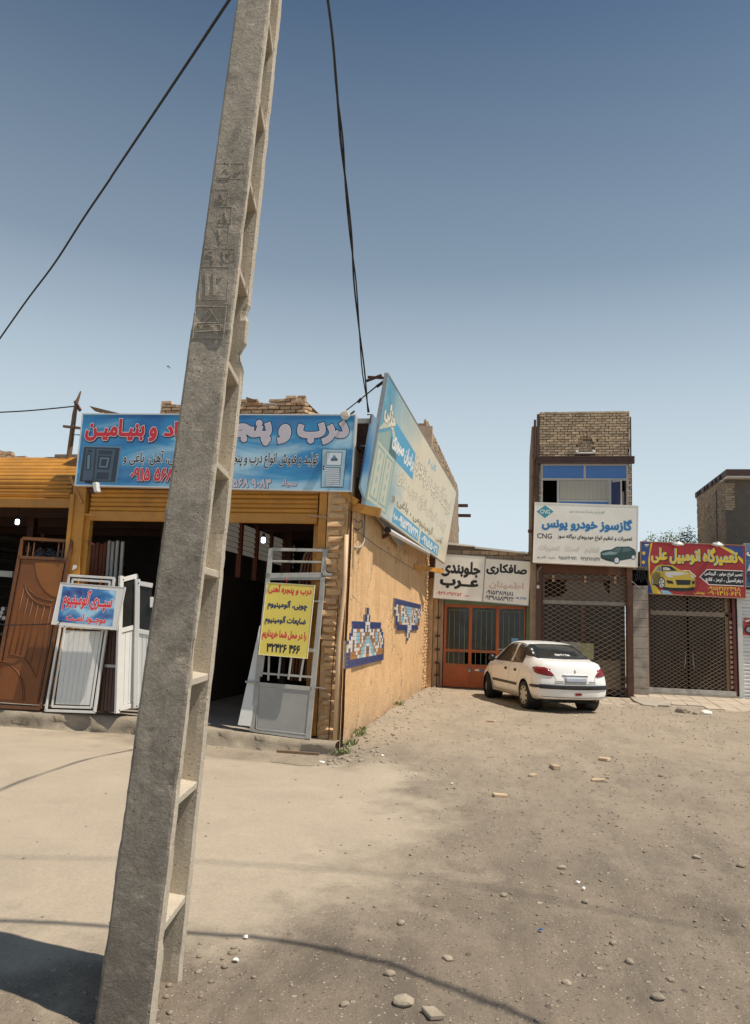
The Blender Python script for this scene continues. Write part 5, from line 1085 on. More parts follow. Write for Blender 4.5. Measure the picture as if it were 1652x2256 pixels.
# ================================================================== tiled pavement
TP = struct(MB().hexa([(3.05,19.9,-.15),(14,19.6,-.15),(14,22.2,-.15),(3.05,22.2,-.15),(3.05,19.95,-.03),(14,19.62,-.05),(14,22.2,.10),(3.05,22.2,.10)]).build('pavement', M['conc']))
mt_ = pm('dusty paving tile', (.46,.385,.30), .14, 3, .85, bs=.25, dirt=(.30,.24,.185), dscale=1.5, damt=.5, rnd=.08)
def tiles(parent, O, ux, uy, nx_, ny_, s, mt, keep=None, drop=None, th=.03, seed=1):
    r_ = random.Random(seed); mesh_ = [brick_mesh(s-.014, th, s-.014, 40+k, mt, .003) for k in range(4)]
    O, ux, uy = Vector(O), Vector(ux).normalized(), Vector(uy).normalized(); nz = ux.cross(uy)
    for i in range(nx_):
        for j in range(ny_):
            if keep and not keep((i+.5)*s, (j+.5)*s): continue
            P_ = O+ux*((i+.5)*s)+uy*((j+.5)*s); R = Matrix((( ux.x, uy.x, nz.x, P_.x),(ux.y, uy.y, nz.y, P_.y),(ux.z, uy.z, nz.z, P_.z+r_.uniform(-.004,.004)),(0,0,0,1)))
            o = link('tile', mesh_[r_.randrange(4)], parent); o.matrix_basis = R @ Matrix.Rotation(r_.uniform(-.01,.01), 4, 'X') @ Matrix.Rotation(r_.uniform(-.01,.01), 4, 'Z')
sn = lambda x, a: .12*math.sin(x*3.1+a)+.08*math.sin(x*7.3)
tiles(TP, (3.05,22.15,.105), (1,0,0), (0,-1,-.058), 20, 7, .36, mt_, lambda x, y: (y < 1.35-.25*(x < .9)*0+1.1*min(1, x/2.2)+sn(x, 1) and not (x < .5 and y < .2)), seed=3)
T2 = struct(MB().box(.55, 18.7, -.15, 3.05, 21.8, -.035).build('front_paving', M['conc']))
tiles(T2, (.55,21.75,-.012), (1,0,0), (0,-1,-.003), 7, 9, .36, pm('worn paving tile', (.41,.345,.265), .18, 3, .9, bs=.3, dirt=(.25,.2,.155), dscale=1.2, damt=.7, rnd=.08), lambda x, y: y < 2.5+sn(x, 2)*2 and not (x > 2.1 and y > 1.7 and y < 2.0), seed=5)
# broken tilted slab at the corner of the raised pavement
BS = MB(); BS.prism([(2.95,21.55,.0),(3.45,21.2,.06),(3.75,20.3,.05),(3.6,19.8,-.02),(3.35,19.9,-.03),(3.25,19.6,-.03),(3.0,19.75,-.03),(2.9,20.6,-.01)], (.0,.0,.055)); tag(BS.build('broken_slab', pm('broken cement slab', (.38,.33,.27), .2, 4, .9, bs=.5), bevel=.008), 'tilted broken cement slab at the corner of the raised pavement', 'slab')

# ================================================================== tree behind
TR = thing('young_tree', 'sparse green tree top showing between the brick tower and the brick house', 'tree', (5.4, 30, 0))
rr = random.Random(11); tk = MB(); lv = MB()
tk.tube([(5.4,30,0),(5.42,30,2.5),(5.5,30,4.0)], [.10,.08,.05], 7); tk.build('trunk', M['wood'], TR)
br = MB(); tips = [onY(z('R',x,y),30+rr.uniform(-.5,.5)) for x, y in ((340,1120),(350,1160),(440,1150),(500,1130),(570,1080),(530,1170),(610,1140),(670,1100),(760,1060),(770,1110),(850,1030),(840,1090),(900,1150),(935,1130),(180,1400),(190,1440),(250,1200),(620,1180),(940,1190))]
for tp in tips:
    b0 = Vector((5.45+rr.uniform(-.2,.2),30,rr.uniform(2.4,3.8))); mid = b0.lerp(tp,.55)+Vector((rr.uniform(-.15,.15),0,-.1)); br.tube([b0, mid, tp], [.025,.014,.004], 5)
    for k in range(150):
        s = rr.random()**.7; c_ = (mid.lerp(tp, s) if rr.random() < .7 else b0.lerp(tp, rr.random()))+Vector((rr.gauss(0,.09),rr.gauss(0,.14),rr.gauss(0,.09)))
        a = Vector((rr.uniform(-1,1),rr.uniform(-1,1),rr.uniform(-.6,.6))).normalized(); b_ = a.orthogonal().normalized(); l, w = rr.uniform(.035,.06), rr.uniform(.016,.026)
        lv.add([c_-a*l, c_+b_*w, c_+a*l, c_-b_*w], [(0,1,2,3)])
br.build('branches', M['wood'], TR)
ml, t, b = base('leaf', .6); t.links.new(ramp(t, noise(t, coords(t), 9, 3), [(.3, (.06,.10,.03)), (.7, (.16,.21,.07))]), b.inputs['Base Color']); b.inputs['Transmission Weight'].default_value = 0
stuff(lv.build('crown', ml, TR))
# ================================================================== stock leaning in front of the workshop
def lean(name, label, cat, i, TL, TR, BR, BL, yb, yt, group=None, yr=0):
    """a flat thing standing on BL-BR and leaning back to TL; local frame as for boards"""
    a, b_, c_ = onY(z(i,*BL), yb), onY(z(i,*BR), yb+yr), onY(z(i,*TL), yt)
    S = thing(name, label, cat, mat=frame(a, b_, c_), group=group); return S
def U(S, i, *p): return uv(S, z(i, *p))
def lbeam(S, p, q, w, d, mt, name, y=0.0, smooth=False):
    """bar on the leaning frame from p to q (local u, v); w wide, d deep, its face at local y"""
    p, q = Vector((p[0], y+d/2, p[1])), Vector((q[0], y+d/2, q[1])); return MB().beam(p, q, w, d, (0,1,0)).build(name, mt, S, world=False, bevel=.003)
def lplate(S, pts, y, d, mt, name, bevel=0.0):
    return MB().prism([(p[0], y, p[1]) for p in pts], (0, d, 0)).build(name, mt, S, world=False, bevel=bevel)
# brown ornamental door
DB = pm('brown lacquered steel', (.20,.062,.010), .2, 2.5, .6, bs=.1, dirt=(.10,.045,.02), dscale=1.6, damt=.7)
DB2 = pm('brown frame steel', (.15,.055,.014), .25, 4, .5, bs=.1, dirt=(.07,.035,.02), damt=.7)
S = lean('ornamental_door', 'brown sheet steel door with crescent and round mouldings leaning on the yellow post', 'door', 5, (145,88), (470,106), (262,1215), (-63,1198), 11.02, 11.34)
u = lambda *p: U(S, 5, *p); q = [u(-63,1198), u(262,1215), u(470,106), u(145,88)]
for a, b_ in ((0,3),(1,2),(3,2),(0,1)): lbeam(S, q[a], q[b_], .05, .05, DB2, 'frame_bar')
lbeam(S, u(118,212), u(445,228), .05, .045, DB2, 'frame_bar')
for x in (178,214,378,408): lbeam(S, u(x+10,112), u(x-5,212), .018, .02, DB2, 'transom_bar', .01)
lplate(S, [u(-40,1170), u(245,1190), u(425,240), u(135,225)], .02, .02, DB, 'door_sheet')
for a, b_ in (((-30,1150),(140,240)), ((240,1175),(412,250))): lbeam(S, u(*a), u(*b_), .012, .012, M['brownp'], 'groove', .012)
def mould(pts, r=.011, n=5): 
    P_ = [Vector((u(*p)[0], .018, u(*p)[1])) for p in pts]; MB().tube(P_, r, 6).build('moulding', DB2, S, smooth=True, world=False)
lplate(S, [u(*p) for p in ((228,245),(232,300),(245,350),(268,400),(300,440),(340,468),(378,478),(420,250))], .012, .01, pm('lighter brown disc', (.27,.095,.016), .15, 2.5, .6, dirt=(.13,.06,.02), damt=.6), 'raised_disc')
mould([(158,388),(166,425),(185,462),(212,492),(250,518),(295,531),(338,532)]); mould([(158,388),(190,430),(235,470),(290,492),(345,500)], .007)
for a, b_ in (((158,400),(52,858)),((185,468),(92,862)),((214,500),(125,870)),((250,522),(158,893)),((292,534),(190,930)),((334,536),(232,1008))): mould([a, b_], .008)
mould([(50,860),(90,858),(130,868),(172,902),(205,950),(232,1010)]); mould([(-30,905),(20,903),(65,925),(110,968),(142,1030),(155,1100),(150,1165)]); lplate(S, [u(*p) for p in ((-28,1150),(-25,915),(20,912),(65,935),(105,975),(135,1035),(145,1100),(142,1160))], .012, .01, DB, 'raised_disc')
MB().tube([onY(z(5,-30,650),11.02), onY(z(5,40,662),11.03), onY(z(5,200,660),11.05), onY(z(5,345,654),11.1)], .009, 5).build('tie_cord', M['wire'], S)
# white framed panel door
S = lean('panel_door', 'white aluminium panel door with double frame, leaning behind the small blue sign', 'door', 5, (447,325), (757,350), (628,1245), (288,1240), 11.0, 11.32)
u = lambda *p: U(S, 5, *p)
for a, b_ in (((298,1232),(455,332)),((620,1238),(750,355)),((452,334),(752,352)),((294,1226),(624,1238))): lbeam(S, u(*a), u(*b_), .038, .04, M['alu'], 'outer_frame')
for a, b_ in (((340,1200),(478,358)),((598,1206),(722,376)),((476,360),(724,376)),((338,1200),(600,1208)),((392,668),(690,690))): lbeam(S, u(*a), u(*b_), .034, .034, M['alu'], 'inner_frame', .005)
for a, b_ in (((316,1212),(466,346)),((611,1222),(738,366)),((466,346),(738,364)),((316,1214),(611,1222))): lbeam(S, u(*a), u(*b_), .008, .02, M['black'], 'gasket', .012)
lplate(S, [u(362,1184), u(588,1192), u(662,704), u(425,694)], .016, .01, M['alu'], 'door_panel')
for k in range(1, 7): a, b_ = u(362+k*32,1185+k), u(425+k*34,695+k*1.3); lbeam(S, a, b_, .003, .004, M['alud'], 'groove', .0135)
for a, b_ in (((356,1188),(418,690)),((592,1196),(668,702)),((418,690),(668,702)),((356,1188),(592,1196))): lbeam(S, u(*a), u(*b_), .008, .02, M['black'], 'gasket', .01)
lbeam(S, u(445,679), u(472,681), .012, .01, M['black'], 'latch_slot', -.004)
# small blue sign hung on it
mb2 = banner_mat('blue violet flex', (.02,.035,.22), (.05,.20,.45), (.35,.58,.75), (1.6,1,3.5), .6)
S = board('hanging_sign', 'small blue and white sign with red lettering hung on the white panel door', 'sign', onY(z(5,342,655),10.93), onY(z(5,770,692),10.93), onY(z(5,400,383),11.03), M['alu'], .012, M['alu'], rw=.008)
zpoly(S,5,[(378,640),(742,672),(768,436),(415,404)], mb2, .001); RS2 = [(.03, flat('white stroke', (.82,.80,.80)), 0, 0)]
txt(S, 'سپــری آلومینیوم', zb(S,5,415,432,745,582), M['red'], .045, .002, strokes=RS2); txt(S, 'موجــود اســت', zb(S,5,435,592,705,655), M['red'], .045, .002, strokes=RS2)
MB().beam((.07,-.012,.0), (.13,-.012,.05), .025, .012, (0,1,0)).build('clip', M['alu'], S, world=False); MB().box(.12,-.02,.04,.15,-.0,.06).build('clip', M['black'], S, world=False)
MB().tube([onY(z(5,655,415),11.0), onY(z(5,668,370),11.1), onY(z(5,680,345),11.3)], .003, 4).build('string', flat('orange string', (.5,.12,.03)), S)
# pair of white doors partly behind the pole
for k, (TL, TR, BR, BL, yb, yt, yr, lab) in enumerate((((807,337),(905,356),(893,1216),(780,1246),11.0,11.12,.30,'white aluminium door leaf with tall narrow dark window, left of the pole'),((908,358),(1048,380),(1000,1230),(896,1212),11.22,11.34,.05,'second white aluminium door leaf mostly hidden behind the concrete pole'))):
    S = thing('door_leaf', lab, 'door', mat=frame(onY(z(5,*BL),yb), onY(z(5,*BR),yb+yr), onY(z(5,*TL),yt)), group='white door leaves beside the pole'); u = lambda *p: U(S, 5, *p)
    for a, b_ in ((BL,TL),(BR,TR)): lbeam(S, u(*a), u(*b_), .07, .05, M['alu'], 'stile')
    lx = lambda s, t_: (BL[0]+(BR[0]-BL[0])*s+(TL[0]-BL[0])*t_, BL[1]+(BR[1]-BL[1])*s+(TL[1]-BL[1])*t_)
    for t_ in (.03,.60,.97): lbeam(S, u(*lx(.05,t_)), u(*lx(.95,t_)), .07, .045, M['alu'], 'rail', .003)
    lplate(S, [u(*lx(.1,.05)), u(*lx(.9,.05)), u(*lx(.9,.58)), u(*lx(.1,.58))], .02, .01, M['alu'], 'door_panel')
    lplate(S, [u(*lx(.1,.62)), u(*lx(.9,.62)), u(*lx(.9,.95)), u(*lx(.1,.95))], .02, .006, glass('dark shop glass'), 'pane')
    for s in (.35,.62): lbeam(S, u(*lx(s,.05)), u(*lx(s,.58)), .004, .006, M['alud'], 'groove', .016)
    for t_ in (.02,.97): lbeam(S, u(*lx(.08,t_-.004)), u(*lx(.08,t_+.004)), .02, .01, M['black'], 'bolt_hole', -.006)
    lbeam(S, u(*lx(.93,.80)), u(*lx(.93,.88)), .05, .03, M['alu'], 'hinge', -.02)
# upright profiles
def stick(i, a, b_, ya, yb, w, mt, name, label, group, r=False):
    A_, B_ = onY(z(i,*a), ya), onY(z(i,*b_), yb); o = MB()
    if r: o.tube([A_, A_.lerp(B_,.5)+Vector((0,.06,0)), B_], w/2, 8)
    else: o.beam(A_, B_, w, w*.8, (0,1,0))
    return tag(o.build(name, mt, smooth=r), label, 'metal profile', group)
for k, x in enumerate((604,626,650,676,700)): stick(5, (x-85,1140), (x,118+k%2*9), 11.9, 12.0, .055, M['redox'], 'steel_profile', ['leftmost','second','third','fourth','rightmost'][k]+' of five rust red steel profiles standing left of the grey ones', 'rust red profiles standing inside the workshop')
for k, x in enumerate((724,749,778,812)): stick(5, (x-70,1130), (x,105+k%2*6), 11.8, 11.9, .045, M['grey'], 'grey_profile', ['leftmost','second','third','rightmost'][k]+' of four pale grey profiles standing right of the rust red ones', 'pale grey profiles standing inside the workshop')
for k, x in enumerate((650,675,698,720,742,765)): stick(5, (x,1228), (x+38,700), 11.12, 11.30, .045, M['brownp'], 'dark_profile', ['leftmost','second','third','fourth','fifth','rightmost'][k]+' of six dark profiles between the white panel door and the door leaf', 'dark profiles leaning behind the white door')
tag(MB().box(*onY(z(5,690,940),11.18), *(onY(z(5,775,925),11.20)+Vector((0,.02,0)))).build('tie_strap', M['alud']), 'metal strap holding the dark leaning profiles together', 'strap')
# rack of long stock at the far left, pipe ends, blue coil
RK = thing('stock_rack', 'rack of long metal stock on the left wall inside the workshop', 'rack', (-9.6,14,1.5))
rr = random.Random(4)
for k in range(9):
    for j in range(4): zz = 3.0-k*.22+rr.uniform(-.03,.03); MB().box(-9.75+j*.09, 11.9+rr.random()*.4, zz, -9.72+j*.09+.03, 17.5, zz+.035).build('stock_bar', M['grey'] if rr.random() < .2 else M['inwall'], RK)
for y in (12.6,14.6,16.8): MB().box(-9.85, y, 0, -9.78, y+.06, 3.3).build('rack_post', M['redox'], RK)
a = onY(z(5,-60,318),11.9); b_ = onY(z(5,92,328),11.9); MB().beam(a, b_, .10, .10).build('white_bar', M['grey'], RK)
for k, (x, y) in enumerate(((8,580),(18,555),(0,602),(24,615))): p = onY(z(5,x,y),11.6); tag(MB().lathe([(.0,0),(.032,0),(.034,.0),(.034,.4),(0,.4)], p, (0,1,0), 12).build('pipe_end', M['alud'], smooth=False), ('lowest ','upper right ','lower left ','lower right ')[k]+'pipe end in the little cluster at the left frame edge', 'pipe', 'pipe ends at the left edge')
cl_ = MB(); c_ = onY(z(5,350,195),12.0)
for k in range(26): a = rr.random()*6.28; r_ = rr.uniform(.03,.07); o_ = c_+Vector((rr.uniform(-.26,.3),rr.uniform(-.1,.1),rr.uniform(-.05,.05))); cl_.tube([o_+Vector((r_*math.cos(t_*.9+a),rr.uniform(-.01,.01),r_*math.sin(t_*.9+a))) for t_ in range(7)], .006, 4)
tag(stuff(cl_.build('wire_tangle', pm('blue grey wire', (.06,.09,.14), .3, 8, .4))), 'tangle of blue grey wire behind the transom of the brown door', 'wire tangle')
# clutter inside, dim
for k, (x0,y0,z0,x1,y1,z1,lab) in enumerate(((-8.9,15.5,.05,-7.6,16.3,1.0,'dark crate deep inside the left bay'),(-4.3,17.6,.05,-3.2,18.3,1.3,'dark cabinet at the back of the right bay'),(-6.6,17.0,.05,-5.8,17.9,1.6,'dark locker deep in the middle of the workshop'))):
    b2 = MB().box(x0,y0,z0,x1,y1,z1); o = thing('storage_cabinet', lab, 'cabinet', ((x0+x1)/2,y0,z0)); b2.build('cabinet_body', M['inwall'], o, bevel=.02); MB().box(x0+.08,y0-.02,z0+.1,(x0+x1)/2-.03,y0,z1-.08).build('door', M['dark'], o); MB().box((x0+x1)/2+.03,y0-.02,z0+.1,x1-.08,y0,z1-.08).build('door', M['dark'], o)
for k in range(16): x = -4.9+k*.12; tag(MB().beam((x,18.6,.05),(x+.05,18.9,2.2+.2*math.sin(k*2)),.05).build('stored_profile', M['inwall']), 'dim profile standing against the back wall of the workshop', 'metal profile', 'dim profiles standing at the back wall')
for (dx, dy, Y_, lab) in ((38,1150,13.2,'lit white bulb hanging inside the left bay'),(580,1190,13.2,'lit white bulb hanging inside the right bay above the gate')):
    p = onY((dx,dy),Y_); L_ = thing('light_bulb', lab, 'lamp', p, 'lit bulbs in the workshop'); MB().lathe([(0,-.052),(.03,-.046),(.038,-.03),(.038,.03),(.026,.05),(0,.052)], p, n=14).build('bulb', glow('bulb light', (.85,.93,1.0), 5), L_, smooth=True); MB().lathe([(0,.12),(.025,.12),(.028,.055)], p, n=10).build('socket', M['black'], L_); MB().tube([p+Vector((0,0,.12)), Vector((p.x,p.y,3.75))], .005, 4).build('cord', M['wire'], L_)

# grey gate with the yellow sign
S = lean('gate_leaf', 'grey steel gate leaf with barred opening leaning against the corner pillar', 'gate', 6, (350,-18), (766,-8), (622,1392), (178,1332), 11.08, 11.30)
u = lambda *p: U(S, 6, *p); GM = M['grey']
for a, b_, w in (((196,1330),(338,-10),.07),((608,1385),(738,-2),.075),((340,-5),(760,4),.045),((186,1322),(620,1382),.05),((338,82),(745,90),.03),((300,190),(752,184),.075),((238,985),(640,1022),.06),((328,212),(720,210),.04)): lbeam(S, u(*a), u(*b_), w, .04, GM, 'frame_bar', 0 if w < .06 else -.005)
for a, b_, w in (((262,905),(635,935),.03),((600,735),(660,742),.05),((640,378),(695,380),.02),((282,780),(262,930),.05),((330,640),(318,960),.03)): lbeam(S, u(*a), u(*b_), w, .02, GM, 'cross_bar', -.012)
for a, b_ in (((410,770),(392,945)),((488,780),(466,952)),((578,790),(550,962))): lbeam(S, u(*a), u(*b_), .028, .02, GM, 'upright_bar', -.015)
lplate(S, [u(236,1305), u(596,1352), u(622,1030), u(252,1000)], .006, .006, pm('grey sheet', (.33,.325,.31), .1, 2.2, .45, dirt=(.2,.18,.15), damt=.5), 'sheet_panel')
for a, b_ in (((228,1312),(246,998)),((600,1358),(628,1030)),((228,1312),(600,1358))): lbeam(S, u(*a), u(*b_), .02, .02, GM, 'bead', -.004)
lbeam(S, u(150,968), u(236,974), .03, .03, GM, 'latch', -.02); lbeam(S, u(660,1010), u(735,1018), .014, .014, GM, 'hinge_pin', -.01); lbeam(S, u(720,180), u(790,182), .035, .03, GM, 'hinge', -.01)
S = board('yellow_sign', 'yellow sign with red and dark Persian lettering hung on the grey gate', 'sign', onY(z(6,248,768),11.02), onY(z(6,603,797),11.02), onY(z(6,320,241),11.12), pm('yellow sheet', (.72,.58,.11), .05, 1.5, .5, dirt=(.5,.4,.12), damt=.35), .006, M['board'], rw=.004)
nv = M['navy']
for s, mt, q in (('درب و پنجره آهنی', M['red'], (318,262,638,335)), ('چوبی، آلومینیوم', nv, (312,372,606,448)), ('ضایعات آلومینیوم', nv, (292,486,595,560)), ('را در محل شما خریداریم', M['red'], (272,592,600,672)), ('۳۲۴۲۶ ۴۶۶', K_, (303,692,552,758))): txt(S, s, zb(S,6,*q), mt, .045)
MB().tube([onY(z(6,452,240),11.1), onY(z(6,455,205),11.18), onY(z(6,462,190),11.25)], .003, 4).build('string', M['red'], S)
for k in range(3): stick(6, (112+k*30,1288+k*3), (272+k*18,560+k*8), 11.08, 11.32, .062, M['alu'], 'white_profile', ('leftmost','middle','rightmost')[k]+' of the three white profiles leaning behind the grey gate', 'three white profiles behind the gate')
for k in range(5):
    P_ = [onY(z(2,*p),11.62+k*.03) for p in ((596+k*6-k*20,1172),(565-k*20+60,1190),(545+k*16,1240),(520+k*17,1330),(500+k*18,1420))]
    P_ = [onY(z(2,500+k*22+a,b_),11.6+k*.03) for a, b_ in ((52,1160),(28,1190),(12,1240),(0,1310),(-8,1400),(-22,1560),(-40,1800),(-58,2020))]
    tag(MB().tube(P_, .02, 8).build('bent_tube', M['redox'] if k % 2 else M['wood'], smooth=True), ['leftmost','second','middle','fourth','rightmost'][k]+' of five bent brown tubes bundled behind the grey gate', 'tube', 'bent tubes behind the gate')
# oddments on the first post
tag(MB().prism([onY(z(5,*p),11.35) for p in ((478,300),(505,285),(510,268),(485,264),(480,280))], (0,-.004,0)).build('torn_notice', M['white']), 'torn white notice stuck on the yellow post', 'notice')
tag(MB().tube([onY(z(1,600,960),11.5), onY(z(1,592,1080),11.5), onY(z(1,570,1180),11.5), onY(z(1,555,1300),11.45)], .03, 7).build('old_pipe', M['wood']), 'peeling old pipe standing behind the yellow post', 'pipe')
A_ = onY(z(1,575,1105),11.4); tag(MB().hexa([A_+Vector((dx*.13,dy*.05,dz*.03-dx*.05)) for dz in (0,1) for dx, dy in ((0,0),(1,0),(1,1),(0,1))]).build('hook_bracket', M['redox'], bevel=.008), 'rusty bracket sticking out beside the yellow post', 'bracket')
tag(MB().beam(onZ(z(6,382,1478)), onZ(z(6,690,1500)), .05, .03).build('loose_plank', M['wood']), 'loose thin plank lying along the foot of the step below the gate', 'plank')

# ================================================================== weeds, stones, litter
mw, t, b = base('weed leaf', .7); t.links.new(ramp(t, noise(t, coords(t), 30, 2), [(.3, (.16,.18,.07)), (.7, (.34,.34,.17))]), b.inputs['Base Color'])
def weed(p, r, n, label, seed):
    rr = random.Random(seed); w = MB()
    for k in range(n):
        a = rr.random()*6.28; d = rr.random()**.6*r; o_ = Vector((p.x+d*math.cos(a)*.8, p.y+d*math.sin(a)*1.3, p.z-.01)); h_ = rr.uniform(.025,.09); le = Vector((rr.uniform(-.05,.05), rr.uniform(-.05,.05), h_)); s = Vector((rr.uniform(-1,1), rr.uniform(-1,1), 0)).normalized()*.009
        w.add([o_-s, o_+s, o_+le*.6+s*1.3, o_+le, o_+le*.6-s*1.3], [(0,1,2,3,4)])
    tag(stuff(w.build('weed_tuft', mw)), label, 'weeds')
for k, (x, y, r, n, l) in enumerate(((870,1285,.13,260,'largest pale weed tuft by the downpipe at the foot of the orange wall'),(925,1262,.12,200,'low weed tuft second from the downpipe'),(985,1245,.12,200,'upright weed tuft third from the downpipe'),(1015,1250,.06,70,'tiny weed sprig at the end of the row by the orange wall'),(1280,1070,.12,90,'lone weed tuft far along the orange wall'))): p = onX(z(6,x,y), -2.38); p.z = gz(p.x,p.y)+.015; weed(p, r, n//2, l, k)
def lone(i, x, y, s, label, seed, shape='stone', mt=None, name=None, rot=0):
    p = onZ(z(i,x,y)); g_ = gz(p.x,p.y)
    if shape == 'brick':
        b2 = MB(); r_ = random.Random(seed); b2.hexa([(dx*s*(1+r_.uniform(-.1,.1)), dy*s*.5*(1+r_.uniform(-.1,.1)), dz*s*.26*(1+r_.uniform(-.12,.12))) for dz in (0,1) for dx, dy in ((-.5,-.5),(.5,-.5),(.5,.5),(-.5,.5))])
        me = b2.build(name or 'broken_brick', mt or M['brick'], bevel=.006); me.location = (p.x,p.y,g_-.005); me.rotation_euler = (r_.uniform(-.1,.1), r_.uniform(-.1,.1), rot)
        return tag(me, label, 'brick', 'broken bricks on the dirt')
    me = rock_mesh(seed, 2, .62, .13); me.materials.append(mt or M['stone']); o = link(name or 'stone', me); o.scale = (s, s*.8, s*.8); o.location = (p.x, p.y, g_+s*.12); o.rotation_euler = (0,0,seed); return tag(o, label, 'stone', 'single stones on the dirt')
for k, q in enumerate(((700,78,.17,'dark brick half standing in the sunlit dirt in front of the white car'),(735,350,.15,'lone pale brick in the middle of the yard, nearest the dust patch'),(855,267,.13,'small brick piece left of the pair of bricks in mid yard'),(937,241,.19,'long brick piece between the small piece and the flat brick'),(1117,214,.16,'flat pale brick farthest right below the broken slab'),(1095,285,.15,'brick piece lying just below the flat pale brick'),(1128,265,.09,'tiny brick chip right of the brick pieces in mid yard'))): lone('g2', q[0], q[1], q[2], q[3], 60+k, 'brick', rot=k*.7-.3)
for k, q in enumerate(((372,812,.06,'brown stone alone left of centre above the thick cable shadow'),(541,940,.06,'rounded tan stone just below the thick cable shadow'),(382,1095,.10,'largest stone in the foreground, right of the pole'),(748,712,.055,'dark stone in the middle of the rough dirt'),(980,1012,.06,'pale smooth stone right of the blue scrap and below it'),(962,610,.07,'whitish flat stone in the mid rough dirt'),(1047,730,.055,'grey stone below the two paper scraps'),(1360,1020,.05,'grey stone toward the lower right corner'),(1315,1082,.065,'dark stone at the lower right by the cable shadow'),(1150,887,.05,'dark stone right of the blue scrap'),(1325,275,.08,'small dark stone at mid right of the yard'),(330,998,.06,'rust brown clod between the largest stone and the cable shadow'),(165,1094,.05,'small grey stone lower left beside the pole'),(1210,958,.06,'small pale stone above the lower right gravel streak'),(1455,577,.07,'tan stone near the right edge of the yard'),(1620,610,.08,'dark stone at the right frame edge of the yard'))): lone('g2', *q[:4], 80+k, mt=M['stonep'] if k in (1,2,4,5,14) else M['stone'])
p = onZ(z('g2',490,1142)); o = MB().hexa([(p.x+dx, p.y+dy, gz(p.x,p.y)+dz) for dz in (0,.022) for dx, dy in ((-.06,.035),(-.01,-.045),(.055,-.02),(.0,.05))]).build('flat_shard', M['stonep'], bevel=.004); tag(o, 'flat angular concrete shard right of the largest stone', 'shard')
for k, (i, x, y, s, mt, l) in enumerate(((4,1208,1408,.36,M['stone'],'grey cement block lying in front of the raised pavement'),(4,1290,1420,.16,M['stone'],'small brown stone between the cement block and the pale stone'),(4,1362,1412,.26,M['board'],'smooth pale stone right of the cement block'))): lone(i, x, y, s, l, 120+k, mt=mt)
def scrap(i, x, y, s, mt, name, label, seed, cat='litter'):
    p = onZ(z(i,x,y)); r_ = random.Random(seed); g_ = gz(p.x,p.y)+.012; n = 6; vs = [(p.x+s*.55*(.6+.4*r_.random())*math.cos(k*6.283/n), p.y+s*.45*(.5+.5*r_.random())*math.sin(k*6.283/n), g_+r_.uniform(-.003,.012)) for k in range(n)]+[(p.x,p.y,g_+.014)]
    o = MB().add(vs, [(k,(k+1)%n,n) for k in range(n)]).build(name, mt); md = o.modifiers.new('t','SOLIDIFY'); md.thickness = .002; tag(o, label, cat)
scrap('g2',883,842,.045,pm('blue plastic',(.02,.10,.38),.2,30,.4),'blue_scrap','crumpled blue plastic scrap on the rough dirt',1)
for k, q in enumerate(((1020,663,.035,'upper of two white paper scraps in the rough dirt'),(1041,683,.035,'lower of two white paper scraps in the rough dirt'),(303,198,.05,'white scrap by the rubble near the wall corner'),(557,314,.04,'tiny white scrap right of the dust patch'),(425,277,.04,'white scrap at the upper edge of the dust patch'),(1012,55,.06,'white crumpled paper beside the rear of the car'),(83,190,.10,'white crumpled bag by the foot of the corner pillar'))): scrap('g2', q[0], q[1], q[2], M['white'], 'paper_scrap', q[3], 20+k)
scrap('g1',1130,1222,.03,M['white'],'paper_scrap','curled white string bit near the pole beside the cable shadow',41); scrap('g1',1060,1362,.045,M['board'],'paper_scrap','pale torn wrapper right of the pole foot',42)
tag(MB().tube([onY((368,808),60), onY((371,806),60), onY((374,811),60)], .05, 5).build('distant_bird', M['black']), 'tiny dark bird far off in the sky left of the pole', 'bird')
# ================================================================== white saloon car
CH = math.radians(21); CR = Vector((.93, 17.83, 0))                   # heading left of +Y, middle of the rear axle
fw = Vector((-math.sin(CH), math.cos(CH), 0)); lf = Vector((-math.cos(CH), -math.sin(CH), 0))
CMX = Matrix.Identity(4); org = CR-fw*.86
for k in range(3): CMX[k][0] = fw[k]; CMX[k][1] = lf[k]; CMX[k][2] = (0,0,1)[k]; CMX[k][3] = org[k]
CMX[2][3] = -.015
CAR = thing('parked_car', 'white four door saloon parked askew with its rear to the yard', 'car', mat=CMX)
# stations: x, sill z, bulge halfwidth, shoulder halfwidth, shoulder z, glass-top halfwidth, top z
ST_ = [(.00,.34,.60,.56,.60,.40,.68),(.02,.30,.74,.70,.64,.50,.74),(.05,.29,.79,.74,.70,.56,.90),(.10,.28,.805,.75,.80,.60,1.015),(.18,.27,.82,.755,.86,.62,1.055),(.38,.25,.828,.76,.90,.63,1.085),(.58,.23,.828,.765,.925,.62,1.12),(.80,.22,.828,.765,.935,.595,1.235),(1.02,.21,.828,.765,.94,.565,1.34),(1.24,.205,.828,.765,.94,.55,1.405),(1.50,.20,.828,.765,.94,.545,1.44),(1.95,.20,.828,.765,.935,.55,1.456),(2.35,.20,.828,.765,.93,.54,1.44),(2.60,.20,.828,.765,.925,.535,1.38),(2.85,.20,.828,.76,.915,.56,1.25),(3.10,.20,.825,.755,.90,.60,1.10),(3.30,.20,.82,.75,.885,.62,1.00),(3.60,.21,.81,.73,.83,.58,.92),(3.90,.22,.78,.68,.75,.5,.80),(4.08,.24,.72,.6,.66,.42,.70),(4.17,.30,.62,.5,.56,.35,.60)]
NS = 22
